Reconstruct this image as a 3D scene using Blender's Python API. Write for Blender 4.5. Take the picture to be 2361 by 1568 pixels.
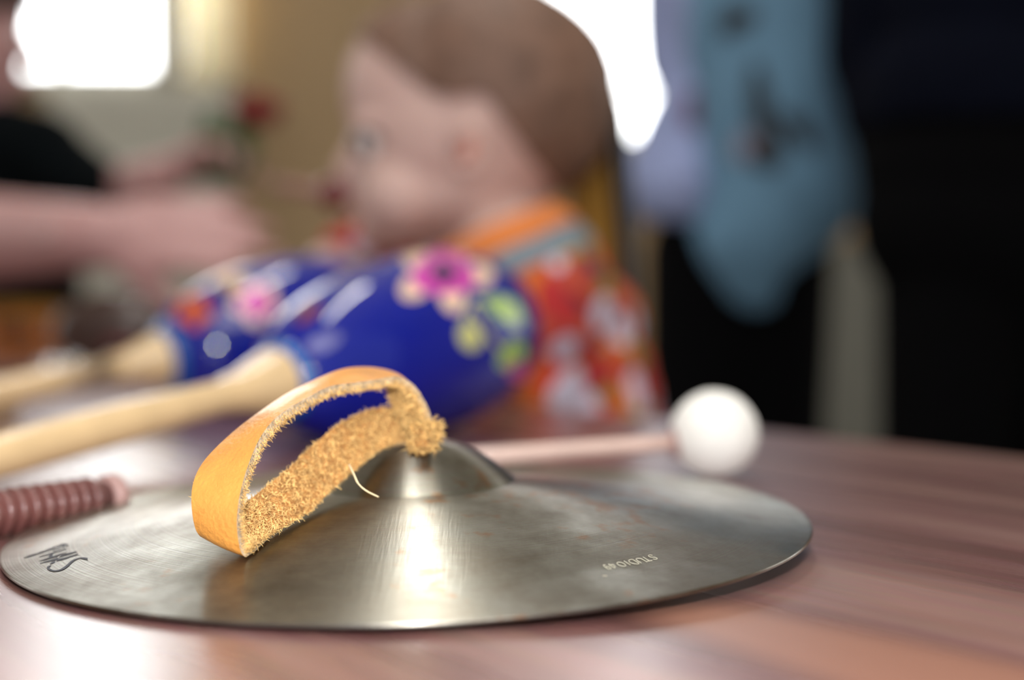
import bpy, bmesh, math, random
from mathutils import Vector, Matrix, Euler, noise
from mathutils.bvhtree import BVHTree
random.seed(7)
for o in list(bpy.data.objects): bpy.data.objects.remove(o, do_unlink=True)
C = bpy.context.scene.collection
S = bpy.context.scene
W, H_ = 2361, 1568
FPX = 50/36*W
CXP, CYP, HOR = W/2, H_/2, 680.0
CAMH = 0.0635
PITCH = math.atan((CYP-HOR)/FPX)
CAM = Vector((0, 0, CAMH))
FWD = Vector((0, math.cos(PITCH), -math.sin(PITCH))); UPV = Vector((0, math.sin(PITCH), math.cos(PITCH)))
# ---------------------------------------------------------------- camera
cd = bpy.data.cameras.new('camera'); cam = bpy.data.objects.new('camera', cd); C.objects.link(cam)
cam.location = CAM; cam.rotation_euler = (math.pi/2-PITCH, 0, 0)
cd.lens = 50; cd.sensor_width = 36; cd.clip_start = 0.01; cd.clip_end = 60
cd.dof.use_dof = True; cd.dof.focus_distance = 0.312; cd.dof.aperture_fstop = 4.8
S.camera = cam
CZ0 = 2.1
# ---------------------------------------------------------------- world and exposure
S.view_settings.view_transform = 'Standard'; S.view_settings.look = 'None'
S.view_settings.gamma = 1; S.view_settings.use_curve_mapping = False
S.view_settings.exposure = 0.0
w = bpy.data.worlds.new('world'); S.world = w; w.use_nodes = True
w.node_tree.nodes['Background'].inputs[0].default_value = (1.0, 0.985, 0.96, 1)
w.node_tree.nodes['Background'].inputs[1].default_value = 0.42
# ---------------------------------------------------------------- lights
def area(name, loc, target, size, power, color=(1, 1, 1), shape='DISK', size_y=None):
    l = bpy.data.lights.new(name, 'AREA'); l.shape = shape; l.size = size
    if size_y: l.size_y = size_y
    l.energy = power; l.color = color
    o = bpy.data.objects.new(name, l); C.objects.link(o); o.location = loc
    o.rotation_euler = (Vector(target)-Vector(loc)).to_track_quat('-Z', 'Y').to_euler()
    return o
area('camera_flash', (0.0, -0.02, CAMH+0.075), (0, 0.5, 0.03), 0.035, 2.0)
area('front_fill_light', (0.3, -.7, 1.95), (0.1, 2.0, 0), 1.3, 23, (1, 0.95, 0.88))  # soft frontal fill added behind the camera, not a lamp of the room
area('cymbal_streak_light', (-.09, 1.15, CZ0-.09), (-.09, 1.15, 0), .06, 13, (1, .97, .92), 'RECTANGLE', 1.3)  # unseen overhead strip, added and shaped to draw the streak on the cymbal
WIN_E = 8

# ================================================================ helpers
def ray(px, py):
    return (FWD + Vector((1, 0, 0))*((px-CXP)/FPX) + UPV*((CYP-py)/FPX)).normalized()
def P(px, py, Y):
    d = ray(px, py); return CAM + d*(Y/d.y)
def PZ(px, py, z):
    d = ray(px, py); return CAM + d*((z-CAMH)/d.z)
def pix(p):
    d = Vector(p)-CAM; k = d.dot(FWD); return CXP+FPX*d.x/k, CYP-FPX*d.dot(UPV)/k
def lin(r, g, b):
    f = lambda c: (c/255/12.92) if c/255 <= .04045 else ((c/255+.055)/1.055)**2.4
    return (f(r), f(g), f(b), 1)
def mat(name, col, rough=.5, metal=0, var=.12, nscale=40, bump=0, bscale=200, coat=0, sss=0, sheen=0, emit=None, estr=0):
    m = bpy.data.materials.new(name); m.use_nodes = True; nt = m.node_tree; b = nt.nodes['Principled BSDF']
    b.inputs['Roughness'].default_value = rough; b.inputs['Metallic'].default_value = metal
    b.inputs['Coat Weight'].default_value = coat; b.inputs['Coat Roughness'].default_value = .04
    if sss: b.inputs['Subsurface Weight'].default_value = sss; b.inputs['Subsurface Radius'].default_value = (.01, .004, .002); b.inputs['Subsurface Scale'].default_value = .5
    if sheen: b.inputs['Sheen Weight'].default_value = sheen
    tc = nt.nodes.new('ShaderNodeTexCoord'); n = nt.nodes.new('ShaderNodeTexNoise'); n.inputs['Scale'].default_value = nscale; n.inputs['Detail'].default_value = 5
    nt.links.new(tc.outputs['Object'], n.inputs['Vector'])
    r = nt.nodes.new('ShaderNodeValToRGB'); r.color_ramp.elements[0].position = .3; r.color_ramp.elements[1].position = .7
    c = col
    r.color_ramp.elements[0].color = (c[0]*(1-var), c[1]*(1-var), c[2]*(1-var), 1)
    r.color_ramp.elements[1].color = (min(1, c[0]*(1+var)), min(1, c[1]*(1+var)), min(1, c[2]*(1+var)), 1)
    nt.links.new(n.outputs['Fac'], r.inputs['Fac']); nt.links.new(r.outputs['Color'], b.inputs['Base Color'])
    if bump:
        n2 = nt.nodes.new('ShaderNodeTexNoise'); n2.inputs['Scale'].default_value = bscale; n2.inputs['Detail'].default_value = 4
        nt.links.new(tc.outputs['Object'], n2.inputs['Vector'])
        bp = nt.nodes.new('ShaderNodeBump'); bp.inputs['Strength'].default_value = bump; bp.inputs['Distance'].default_value = .001
        nt.links.new(n2.outputs['Fac'], bp.inputs['Height']); nt.links.new(bp.outputs['Normal'], b.inputs['Normal'])
    if emit:
        b.inputs['Emission Color'].default_value = emit; b.inputs['Emission Strength'].default_value = estr
    return m
def tag(o, label=None, cat=None, group=None, kind=None):
    if label: o['label'] = label
    if cat: o['category'] = cat
    if group: o['group'] = group
    if kind: o['kind'] = kind
    return o
def thing(name, label, cat, loc=(0, 0, 0), group=None):
    o = bpy.data.objects.new(name, None); C.objects.link(o); o.location = loc; o.empty_display_size = .02
    return tag(o, label, cat, group)
def link(name, me, m, parent=None, smooth=True):
    o = bpy.data.objects.new(name, me); C.objects.link(o)
    if m is not None:
        for mm in (m if isinstance(m, (list, tuple)) else [m]): me.materials.append(mm)
    if smooth and me.polygons: me.polygons.foreach_set('use_smooth', [True]*len(me.polygons))
    if parent is not None:
        o.parent = parent; bpy.context.view_layer.update() if False else None
        q = parent; M = Matrix.Identity(4)
        while q is not None:
            M = Matrix.LocRotScale(q.location, q.rotation_euler, q.scale) @ M if q.parent is None else M
            q = q.parent
        o.matrix_parent_inverse = M.inverted() if parent.parent is None else Matrix.Identity(4)
    return o
def pyd(name, vs, fs, m, parent=None, smooth=True):
    me = bpy.data.meshes.new(name); me.from_pydata([tuple(v) for v in vs], [], fs); me.update()
    return link(name, me, m, parent, smooth)
def frame_of(d):
    d = Vector(d).normalized(); a = Vector((0, 0, 1)) if abs(d.z) < .9 else Vector((1, 0, 0))
    u = d.cross(a).normalized(); return u, d.cross(u).normalized(), d
def tube_data(pts, rad, n=12, caps=True):
    vs, fs = [], []; pts = [Vector(p) for p in pts]; u = None
    for i, p in enumerate(pts):
        d = (pts[min(i+1, len(pts)-1)]-pts[max(i-1, 0)]).normalized()
        if u is None: u = frame_of(d)[0]
        u = (u-d*u.dot(d)).normalized(); v = d.cross(u)
        r = rad[i] if isinstance(rad, (list, tuple)) else rad
        for k in range(n):
            a = 2*math.pi*k/n; vs.append(p+u*math.cos(a)*r+v*math.sin(a)*r)
    for i in range(len(pts)-1):
        for k in range(n):
            a, b = i*n+k, i*n+(k+1) % n; fs.append((a, b, b+n, a+n))
    if caps: fs.append(tuple(range(n))[::-1]); fs.append(tuple(range((len(pts)-1)*n, len(pts)*n)))
    return vs, fs
def tube(name, pts, rad, m, parent=None, n=12, caps=True):
    return pyd(name, *tube_data(pts, rad, n, caps), m, parent)
def axis_lathe(name, A, D, prof, m, parent=None, n=64):
    """prof = [(distance along axis, radius)]"""
    u, v, d = frame_of(D); vs, fs = [], []
    for (t, r) in prof:
        for k in range(n):
            a = 2*math.pi*k/n; vs.append(Vector(A)+d*t+(u*math.cos(a)+v*math.sin(a))*max(r, 1e-5))
    for i in range(len(prof)-1):
        for k in range(n):
            a, b = i*n+k, i*n+(k+1) % n; fs.append((a, b, b+n, a+n))
    fs.append(tuple(range(n))[::-1]); fs.append(tuple(range((len(prof)-1)*n, len(prof)*n)))
    return pyd(name, vs, fs, m, parent)
def boxes(name, bl, m, parent=None, bevel=0.0, smooth=False):
    bm = bmesh.new()
    for (x0, x1, y0, y1, z0, z1) in bl:
        r = bmesh.ops.create_cube(bm, size=1)
        for v in r['verts']: v.co = Vector((x0+(v.co.x+.5)*(x1-x0), y0+(v.co.y+.5)*(y1-y0), z0+(v.co.z+.5)*(z1-z0)))
    if bevel: bmesh.ops.bevel(bm, geom=bm.edges[:], offset=bevel, segments=2, affect='EDGES')
    me = bpy.data.meshes.new(name); bm.to_mesh(me); bm.free()
    return link(name, me, m, parent, smooth)
def E_(c, r, rot=(0, 0, 0)): return ('e', Vector(c), r, rot)
def K_(a, b, ra, rb=None): return ('c', Vector(a), Vector(b), ra, ra if rb is None else rb)
def prim_bm(prims):
    bm = bmesh.new()
    for p in prims:
        if p[0] == 'e':
            r = p[2] if isinstance(p[2], (list, tuple)) else (p[2],)*3
            M = Matrix.Translation(p[1]) @ Euler(p[3]).to_matrix().to_4x4() @ Matrix.Diagonal((*r, 1))
            bmesh.ops.create_icosphere(bm, subdivisions=3, radius=1, matrix=M)
        else:
            _, a, b, ra, rb = p
            u, v, d = frame_of(b-a); L = (b-a).length
            s = max(-1, min(1, (ra-rb)/max(L, 1e-6)))
            n = 20; rings = []
            for c, r, t0, t1 in ((a, ra, math.pi, math.acos(s)), (b, rb, math.acos(s), 0)):
                for j in range(7):
                    th = t0+(t1-t0)*j/6
                    if j == 0 and c is a or j == 6 and c is b: th = t0+(t1-t0)*(.02 if c is a else .98)
                    rings.append((c+d*math.cos(th)*r, math.sin(th)*r))
            vl = []
            for q, rr in rings: vl.append([bm.verts.new(q+(u*math.cos(2*math.pi*k/n)+v*math.sin(2*math.pi*k/n))*rr) for k in range(n)])
            for i in range(len(vl)-1):
                for k in range(n): bm.faces.new((vl[i][k], vl[i][(k+1) % n], vl[i+1][(k+1) % n], vl[i+1][k]))
            bm.faces.new(vl[0][::-1]); bm.faces.new(vl[-1])
    return bm
def blob_mesh(name, prims, voxel=.004, smooth=6):
    """one continuous surface grown from overlapping volumes"""
    bm = prim_bm(prims); me = bpy.data.meshes.new(name); bm.to_mesh(me); bm.free()
    o = bpy.data.objects.new('tmp', me); C.objects.link(o)
    r = o.modifiers.new('r', 'REMESH'); r.mode = 'VOXEL'; r.voxel_size = voxel; r.use_smooth_shade = True
    s = o.modifiers.new('s', 'SMOOTH'); s.factor = .5; s.iterations = smooth
    dg = bpy.context.evaluated_depsgraph_get(); out = bpy.data.meshes.new_from_object(o.evaluated_get(dg)); out.name = name
    out.materials.clear(); bpy.data.objects.remove(o, do_unlink=True); return out
def shell_mesh(name, src, keep, off=.003, thick=.002, rip=None):
    """garment or hair: an offset copy of the part of a surface that keep(p) selects, closed to a thick shell"""
    bm = bmesh.new(); bm.from_mesh(src); bm.normal_update()
    kill = [f for f in bm.faces if not keep(f.calc_center_median())]
    bmesh.ops.delete(bm, geom=kill, context='FACES')
    bd = {}
    for e in bm.edges:
        if e.is_boundary:
            a, b = e.verts; bd.setdefault(a, []).append(b); bd.setdefault(b, []).append(a)
    for _ in range(8):
        new = {v: (v.co+sum((q.co for q in ns), Vector()))/(len(ns)+1) for v, ns in bd.items()}
        for v, c in new.items(): v.co = c
    bm.normal_update()
    nor = {v: v.normal.copy() for v in bm.verts}
    for v in bm.verts:
        v.co += nor[v]*(off+(rip(v.co) if rip else 0))
    top = bm.faces[:]
    d = bmesh.ops.duplicate(bm, geom=top); mp = d['vert_map']
    pairs = {}
    for v in nor:
        if v in mp: pairs[v] = mp[v]; mp[v].co = v.co-nor[v]*thick
    fd = [g for g in d['geom'] if isinstance(g, bmesh.types.BMFace)]
    bmesh.ops.reverse_faces(bm, faces=fd)
    for e in [e for e in bm.edges if e.is_boundary and e.verts[0] in pairs and e.verts[1] in pairs]:
        a, b = e.verts
        try: bm.faces.new((b, a, pairs[a], pairs[b]))
        except ValueError: pass
    me = bpy.data.meshes.new(name); bm.to_mesh(me); bm.free(); return me
def bvh_of(o): return BVHTree.FromPolygons([v.co.copy() for v in o.data.vertices], [p.vertices[:] for p in o.data.polygons])
def hit(bv, px, py, off=.0002):
    l, n, i, d = bv.ray_cast(CAM, ray(px, py))
    if l is None:
        l, n, i, d = bv.find_nearest(CAM+ray(px, py)*.6)
        dd = ray(px, py); best = None
        for k in range(20, 90):
            q = CAM+dd*(k*.012); r = bv.find_nearest(q)
            if best is None or r[3] < best[3]: best = r
        l, n = best[0], best[1]
    if n.dot(l-CAM) > 0: n = -n
    return l+n*off
def patch(name, bv, outline, m, parent, rings=5, off=.0002):
    """flat print that follows the curved surface"""
    cx = sum(p[0] for p in outline)/len(outline); cy = sum(p[1] for p in outline)/len(outline); n = len(outline)
    vs = [hit(bv, cx, cy, off)]; fs = []
    for r in range(1, rings+1):
        for (x, y) in outline: vs.append(hit(bv, cx+(x-cx)*r/rings, cy+(y-cy)*r/rings, off))
    for k in range(n):
        fs.append((0, 1+(k+1) % n, 1+k))
        for r in range(rings-1):
            a = 1+r*n+k; b = 1+r*n+(k+1) % n; fs.append((a, b, b+n, a+n))
    return pyd(name, vs, fs, m, parent)
def ell(cx, cy, rx, ry, rot=0, n=20, wob=0):
    o = []
    for k in range(n):
        a = 2*math.pi*k/n; x = math.cos(a)*rx*(1+wob*math.sin(3*a)); y = math.sin(a)*ry*(1+wob*math.sin(3*a))
        c, s = math.cos(rot), math.sin(rot); o.append((cx+x*c-y*s, cy+x*s+y*c))
    return o
def cr(pts, n):
    """Catmull-Rom through a list of tuples"""
    out = []; m = len(pts)
    for i in range(m-1):
        p0, p1, p2, p3 = pts[max(i-1, 0)], pts[i], pts[i+1], pts[min(i+2, m-1)]
        for k in range(n):
            t = k/n
            out.append(tuple(.5*((2*b)+(c-a)*t+(2*a-5*b+4*c-d)*t*t+(3*b-a-3*c+d)*t**3) for a, b, c, d in zip(p0, p1, p2, p3)))
    out.append(tuple(pts[-1])); return out
def stroke(bv, pts, widths, off=.00012, sub=6):
    """ribbon of given pixel width laid on a surface"""
    q = cr([(*p, wd) for p, wd in zip(pts, widths)], sub) if len(pts) > 2 else [(*p, wd) for p, wd in zip(pts, widths)]
    vs, fs = [], []
    for i, (x, y, wd) in enumerate(q):
        a, b = q[max(i-1, 0)], q[min(i+1, len(q)-1)]; dx, dy = b[0]-a[0], b[1]-a[1]; L = math.hypot(dx, dy) or 1
        nx, ny = -dy/L*wd/2, dx/L*wd/2
        vs += [hit(bv, x+nx, y+ny, off), hit(bv, x-nx, y-ny, off)]
        if i: fs.append((2*i-2, 2*i-1, 2*i+1, 2*i))
    return vs, fs
def join_data(parts):
    vs, fs = [], []
    for v, f in parts:
        k = len(vs); vs += list(v); fs += [tuple(i+k for i in g) for g in f]
    return vs, fs
def hand_prims(wr, fdir, nrm, size=1.0, curl=.25, thumb=1, spread=.12):
    """palm, four jointed fingers, a thumb leaving the side; wr = wrist, fdir = finger direction, nrm = back-of-hand normal"""
    f = Vector(fdir).normalized(); n = (Vector(nrm)-f*Vector(nrm).dot(f)).normalized(); s = f.cross(n).normalized()*thumb
    wr = Vector(wr); k = size; pr = []
    rot = Matrix((f, s, n)).transposed()
    if rot.determinant() < 0: rot = Matrix((f, s, -n)).transposed()
    e = rot.to_euler()
    pr.append(E_(wr+f*.045*k, (.052*k, .041*k, .016*k), e))
    pr.append(K_(wr-f*.02*k, wr+f*.03*k, .026*k, .024*k))
    for j, (o, L, r) in enumerate(((.03, .072, .0090), (.010, .080, .0094), (-.011, .074, .009), (-.030, .058, .008))):
        b = wr+f*(.082-.006*abs(j-1.2))*k+s*o*k; d = (f+s*(1.5-j)*spread).normalized(); p = b-f*.02*k
        pr.append(K_(p, b, r*1.15*k, r*1.1*k)); p = b
        for q, (fr, cu) in enumerate(((.45, .6), (.3, 1.6), (.25, 2.4))):
            a = curl*cu*(1+.12*j); dd = d*math.cos(a)-n*math.sin(a); p2 = p+dd*L*fr*k
            pr.append(K_(p, p2, r*(1-.06*q)*k, r*(.94-.08*q)*k)); p = p2
    b = wr+f*.022*k+s*.028*k; d = (f*.75+s*.55-n*.45).normalized()
    p1 = b+d*.045*k; p2 = p1+(d*.75+f*.5-n*.25).normalized()*.032*k
    pr += [K_(b-s*.01*k, p1, .015*k, .0115*k), K_(p1, p2, .0115*k, .009*k)]
    return pr

# ================================================================ materials
M = {}
M['wall'] = mat('wall_paint', lin(176, 150, 116), .9, var=.03, nscale=3)
M['wallwhite'] = mat('white_paint', lin(205, 203, 192), .7, var=.03, nscale=5)
M['ceiling'] = mat('ceiling_paint', lin(225, 220, 208), .9, var=.02)
M['floor'] = mat('floor_lino', lin(130, 125, 115), .5, var=.06, nscale=4)
M['sidepane'] = mat('added_side_pane', (.9, .95, 1, 1), .3, emit=(.97, .99, 1, 1), estr=1.8)  # glow for the added side windows
M['pane'] = mat('daylight_pane', (.9, .95, 1, 1), .3, emit=(.97, .99, 1, 1), estr=WIN_E)
M['curtain'] = mat('cream_curtain', lin(240, 228, 198), .9, var=.05, nscale=8)
M['curtaingrey'] = mat('grey_curtain', lin(190, 182, 164), .9, var=.05, nscale=8)
M['greypanel'] = mat('grey_panel', lin(122, 122, 114), .8, var=.04)
M['blue'] = mat('blue_lacquer', lin(0, 22, 140), .5, var=.12, nscale=18, coat=1)
M['cyan'] = mat('cyan_lacquer', lin(0, 95, 175), .25, var=.1, coat=1)
M['wood'] = mat('turned_pale_wood', lin(232, 200, 152), .38, var=.08, nscale=60, coat=.9)
M['magenta'] = mat('magenta_paint', lin(205, 60, 170), .4, var=.1, coat=.6)
M['cream'] = mat('cream_paint', lin(240, 205, 175), .4, var=.08, coat=.6)
M['navy'] = mat('navy_paint', lin(14, 20, 70), .4, coat=.6)
M['leaf'] = mat('leaf_green_paint', lin(165, 200, 95), .4, var=.12, coat=.6)
M['leafyellow'] = mat('yellow_green_paint', lin(205, 205, 130), .4, var=.1, coat=.6)
M['orangep'] = mat('orange_paint', lin(205, 85, 45), .4, var=.15, coat=.6)
M['tanp'] = mat('ochre_paint', lin(190, 160, 95), .4, var=.15, coat=.6)
M['maroonp'] = mat('maroon_paint', lin(120, 40, 55), .4, coat=.6)
M['felt'] = mat('white_felt', lin(240, 238, 232), .95, var=.03, nscale=200, bump=.4, bscale=700, sheen=.4)
M['stick'] = mat('pinkish_wood_stick', lin(208, 178, 166), .4, var=.06, nscale=80, coat=.3)
M['guiro'] = mat('dark_red_wood', lin(108, 66, 62), .35, var=.12, nscale=60, coat=.4)
M['guiro_end'] = mat('pale_end_wood', lin(170, 135, 130), .4, var=.08)
M['ink'] = mat('black_ink', lin(28, 32, 48), .5, var=.1)
M['stamp'] = mat('stamped_bright_metal', lin(226, 222, 200), .35, metal=.6, var=.08)
M['thread'] = mat('pale_thread', lin(228, 205, 165), .8)
M['skinchild'] = mat('child_skin', lin(216, 182, 172), .55, var=.05, nscale=25, sss=.12)
M['skina'] = mat('adult_skin', lin(196, 152, 150), .5, var=.05, nscale=25, sss=.1)
M['skinb'] = mat('adult_skin_tan', lin(185, 140, 120), .5, var=.05, nscale=25, sss=.1)
M['ear'] = mat('ear_skin', lin(205, 130, 112), .55, var=.06, sss=.1)
M['lip'] = mat('lip_skin', lin(190, 95, 90), .45)
M['hairchild'] = mat('light_brown_hair', lin(118, 88, 72), .6, var=.25, nscale=60, bump=.6, bscale=300)
M['hairdark'] = mat('brown_hair', lin(70, 52, 44), .6, var=.25, nscale=60, bump=.6, bscale=300)
M['eyewhite'] = mat('eye_white', lin(225, 220, 215), .2, coat=.5)
M['iris'] = mat('dark_iris', lin(45, 40, 45), .1, coat=.8)
M['black'] = mat('black_cloth', lin(5, 5, 7), 1, var=.15, nscale=30)
M['navycloth'] = mat('navy_cloth', lin(6, 9, 22), 1, var=.15, nscale=30)
M['blackshirt'] = mat('black_jersey', lin(7, 12, 15), 1, var=.15, nscale=30)
M['lavender'] = mat('lavender_shirt_cloth', lin(150, 162, 205), .9, var=.12, nscale=12)
M['teal'] = mat('teal_cloth', lin(98, 136, 164), .9, var=.14, nscale=9)
M['motif'] = mat('dark_print', lin(40, 42, 46), .9)
M['motifpale'] = mat('pale_print', lin(130, 130, 150), .9)
M['motifred'] = mat('plum_print', lin(90, 45, 75), .9)
M['collar'] = mat('orange_knit', lin(222, 128, 62), .9, var=.08, nscale=40)
M['yoke'] = mat('grey_blue_cloth', lin(122, 136, 146), .9, var=.08, nscale=30)
M['mustard'] = mat('mustard_upholstery', lin(160, 118, 45), .9, var=.1, nscale=30)
M['blackframe'] = mat('black_painted_metal', lin(16, 14, 14), .4)
M['tamb'] = mat('orange_tambourine_wood', lin(196, 116, 48), .45, var=.1, nscale=20, coat=.3)
M['tambskin'] = mat('drum_skin', lin(225, 205, 165), .6)
M['steel'] = mat('polished_steel', lin(215, 218, 222), .12, metal=1)
M['darkwood'] = mat('dark_brown_wood', lin(62, 40, 32), .4, var=.2, nscale=30, coat=.3)
M['spoon'] = mat('pinkish_wood', lin(150, 110, 100), .5, var=.1)
M['darkred'] = mat('dark_red_lacquer', lin(110, 22, 30), .35, var=.15, coat=.4)
M['rose'] = mat('red_petal', lin(130, 14, 26), .6, var=.2)
M['stem'] = mat('green_leaf', lin(38, 84, 30), .5, var=.25)
M['chairwood'] = M['darkwood']
# floral print: cells of red, orange, ochre and pale blossoms
def floral():
    m = bpy.data.materials.new('floral_print'); m.use_nodes = True; nt = m.node_tree; b = nt.nodes['Principled BSDF']; b.inputs['Roughness'].default_value = .9
    L = nt.links.new; N = nt.nodes.new
    tc = N('ShaderNodeTexCoord'); v = N('ShaderNodeTexVoronoi'); v.inputs['Scale'].default_value = 58; L(tc.outputs['Object'], v.inputs['Vector'])
    sp = N('ShaderNodeSeparateColor'); L(v.outputs['Color'], sp.inputs['Color'])
    r = N('ShaderNodeValToRGB'); r.color_ramp.interpolation = 'CONSTANT'
    cols = [(0, lin(206, 74, 44)), (.22, lin(190, 48, 50)), (.4, lin(214, 110, 40)), (.56, lin(200, 160, 60)), (.68, lin(120, 120, 60)), (.76, lin(190, 80, 60)), (.9, lin(110, 50, 60))]
    r.color_ramp.elements[0].color = cols[0][1]; r.color_ramp.elements[0].position = 0
    r.color_ramp.elements[1].position = cols[1][0]; r.color_ramp.elements[1].color = cols[1][1]
    for p, c in cols[2:]:
        e = r.color_ramp.elements.new(p); e.color = c
    L(sp.outputs[0], r.inputs['Fac'])
    v2 = N('ShaderNodeTexVoronoi'); v2.inputs['Scale'].default_value = 29; L(tc.outputs['Object'], v2.inputs['Vector'])
    lt = N('ShaderNodeMath'); lt.operation = 'LESS_THAN'; lt.inputs[1].default_value = .33; L(v2.outputs['Distance'], lt.inputs[0])
    mx = N('ShaderNodeMix'); mx.data_type = 'RGBA'; L(lt.outputs[0], mx.inputs[0]); L(r.outputs['Color'], mx.inputs[6]); mx.inputs[7].default_value = lin(214, 205, 226)
    L(mx.outputs[2], b.inputs['Base Color']); return m
M['floral'] = floral()
for k_, c_t in (('curtain', (.29, .30, .30, 1)), ('curtaingrey', (.13, .13, .125, 1))):
    nt = M[k_].node_tree; tr = nt.nodes.new('ShaderNodeBsdfTranslucent'); tr.inputs[0].default_value = c_t; ad = nt.nodes.new('ShaderNodeAddShader')
    nt.links.new(nt.nodes['Principled BSDF'].outputs[0], ad.inputs[0]); nt.links.new(tr.outputs[0], ad.inputs[1]); nt.links.new(ad.outputs[0], nt.nodes['Material Output'].inputs[0])
for k_ in ('blue', 'black', 'navycloth', 'blackshirt'): M[k_].node_tree.nodes['Principled BSDF'].inputs['Specular IOR Level'].default_value = .1
# table veneer: grain runs along the table edge (object X)
def veneer():
    m = bpy.data.materials.new('red_brown_veneer'); m.use_nodes = True; nt = m.node_tree; b = nt.nodes['Principled BSDF']
    L = nt.links.new; N = nt.nodes.new
    tc = N('ShaderNodeTexCoord'); mp = N('ShaderNodeMapping'); mp.inputs['Scale'].default_value = (2.2, 26, 26); mp.inputs['Rotation'].default_value = (0, 0, .1)
    L(tc.outputs['Object'], mp.inputs['Vector'])
    n = N('ShaderNodeTexNoise'); n.inputs['Scale'].default_value = 1.0; n.inputs['Detail'].default_value = 9; n.inputs['Roughness'].default_value = .6; n.inputs['Distortion'].default_value = .6; L(mp.outputs[0], n.inputs['Vector'])
    r = N('ShaderNodeValToRGB'); e = r.color_ramp.elements; e[0].position = .3; e[0].color = lin(92, 54, 50); e[1].position = .72; e[1].color = lin(162, 124, 114)
    x = e.new(.5); x.color = lin(128, 88, 84)
    L(n.outputs['Fac'], r.inputs['Fac'])
    mp2 = N('ShaderNodeMapping'); mp2.inputs['Scale'].default_value = (30, 520, 520); L(tc.outputs['Object'], mp2.inputs['Vector'])
    n2 = N('ShaderNodeTexNoise'); n2.inputs['Scale'].default_value = 1; n2.inputs['Detail'].default_value = 3; L(mp2.outputs[0], n2.inputs['Vector'])
    mx = N('ShaderNodeMix'); mx.data_type = 'RGBA'; mx.blend_type = 'MULTIPLY'; mx.inputs[0].default_value = .35
    L(r.outputs['Color'], mx.inputs[6]); L(n2.outputs['Color'], mx.inputs[7])
    # pale lighter bands of the veneer
    wv = N('ShaderNodeTexNoise'); wv.inputs['Scale'].default_value = 1; mp3 = N('ShaderNodeMapping'); mp3.inputs['Scale'].default_value = (1.2, 9, 9); L(tc.outputs['Object'], mp3.inputs['Vector']); L(mp3.outputs[0], wv.inputs['Vector'])
    r3 = N('ShaderNodeValToRGB'); r3.color_ramp.elements[0].position = .6; r3.color_ramp.elements[1].position = .68; L(wv.outputs['Fac'], r3.inputs['Fac'])
    mx2 = N('ShaderNodeMix'); mx2.data_type = 'RGBA'; L(r3.outputs['Color'], mx2.inputs[0]); L(mx.outputs[2], mx2.inputs[6]); mx2.inputs[7].default_value = lin(152, 106, 88)
    L(mx2.outputs[2], b.inputs['Base Color'])
    b.inputs['Roughness'].default_value = .42; b.inputs['Coat Weight'].default_value = .85
    mr = N('ShaderNodeMapRange'); mr.inputs[3].default_value = .2; mr.inputs[4].default_value = .36; L(n.outputs['Fac'], mr.inputs[0]); L(mr.outputs[0], b.inputs['Coat Roughness'])
    bp = N('ShaderNodeBump'); bp.inputs['Strength'].default_value = .15; bp.inputs['Distance'].default_value = .0004; L(n2.outputs['Fac'], bp.inputs['Height']); L(bp.outputs['Normal'], b.inputs['Normal'])
    return m
M['veneer'] = veneer()
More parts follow.
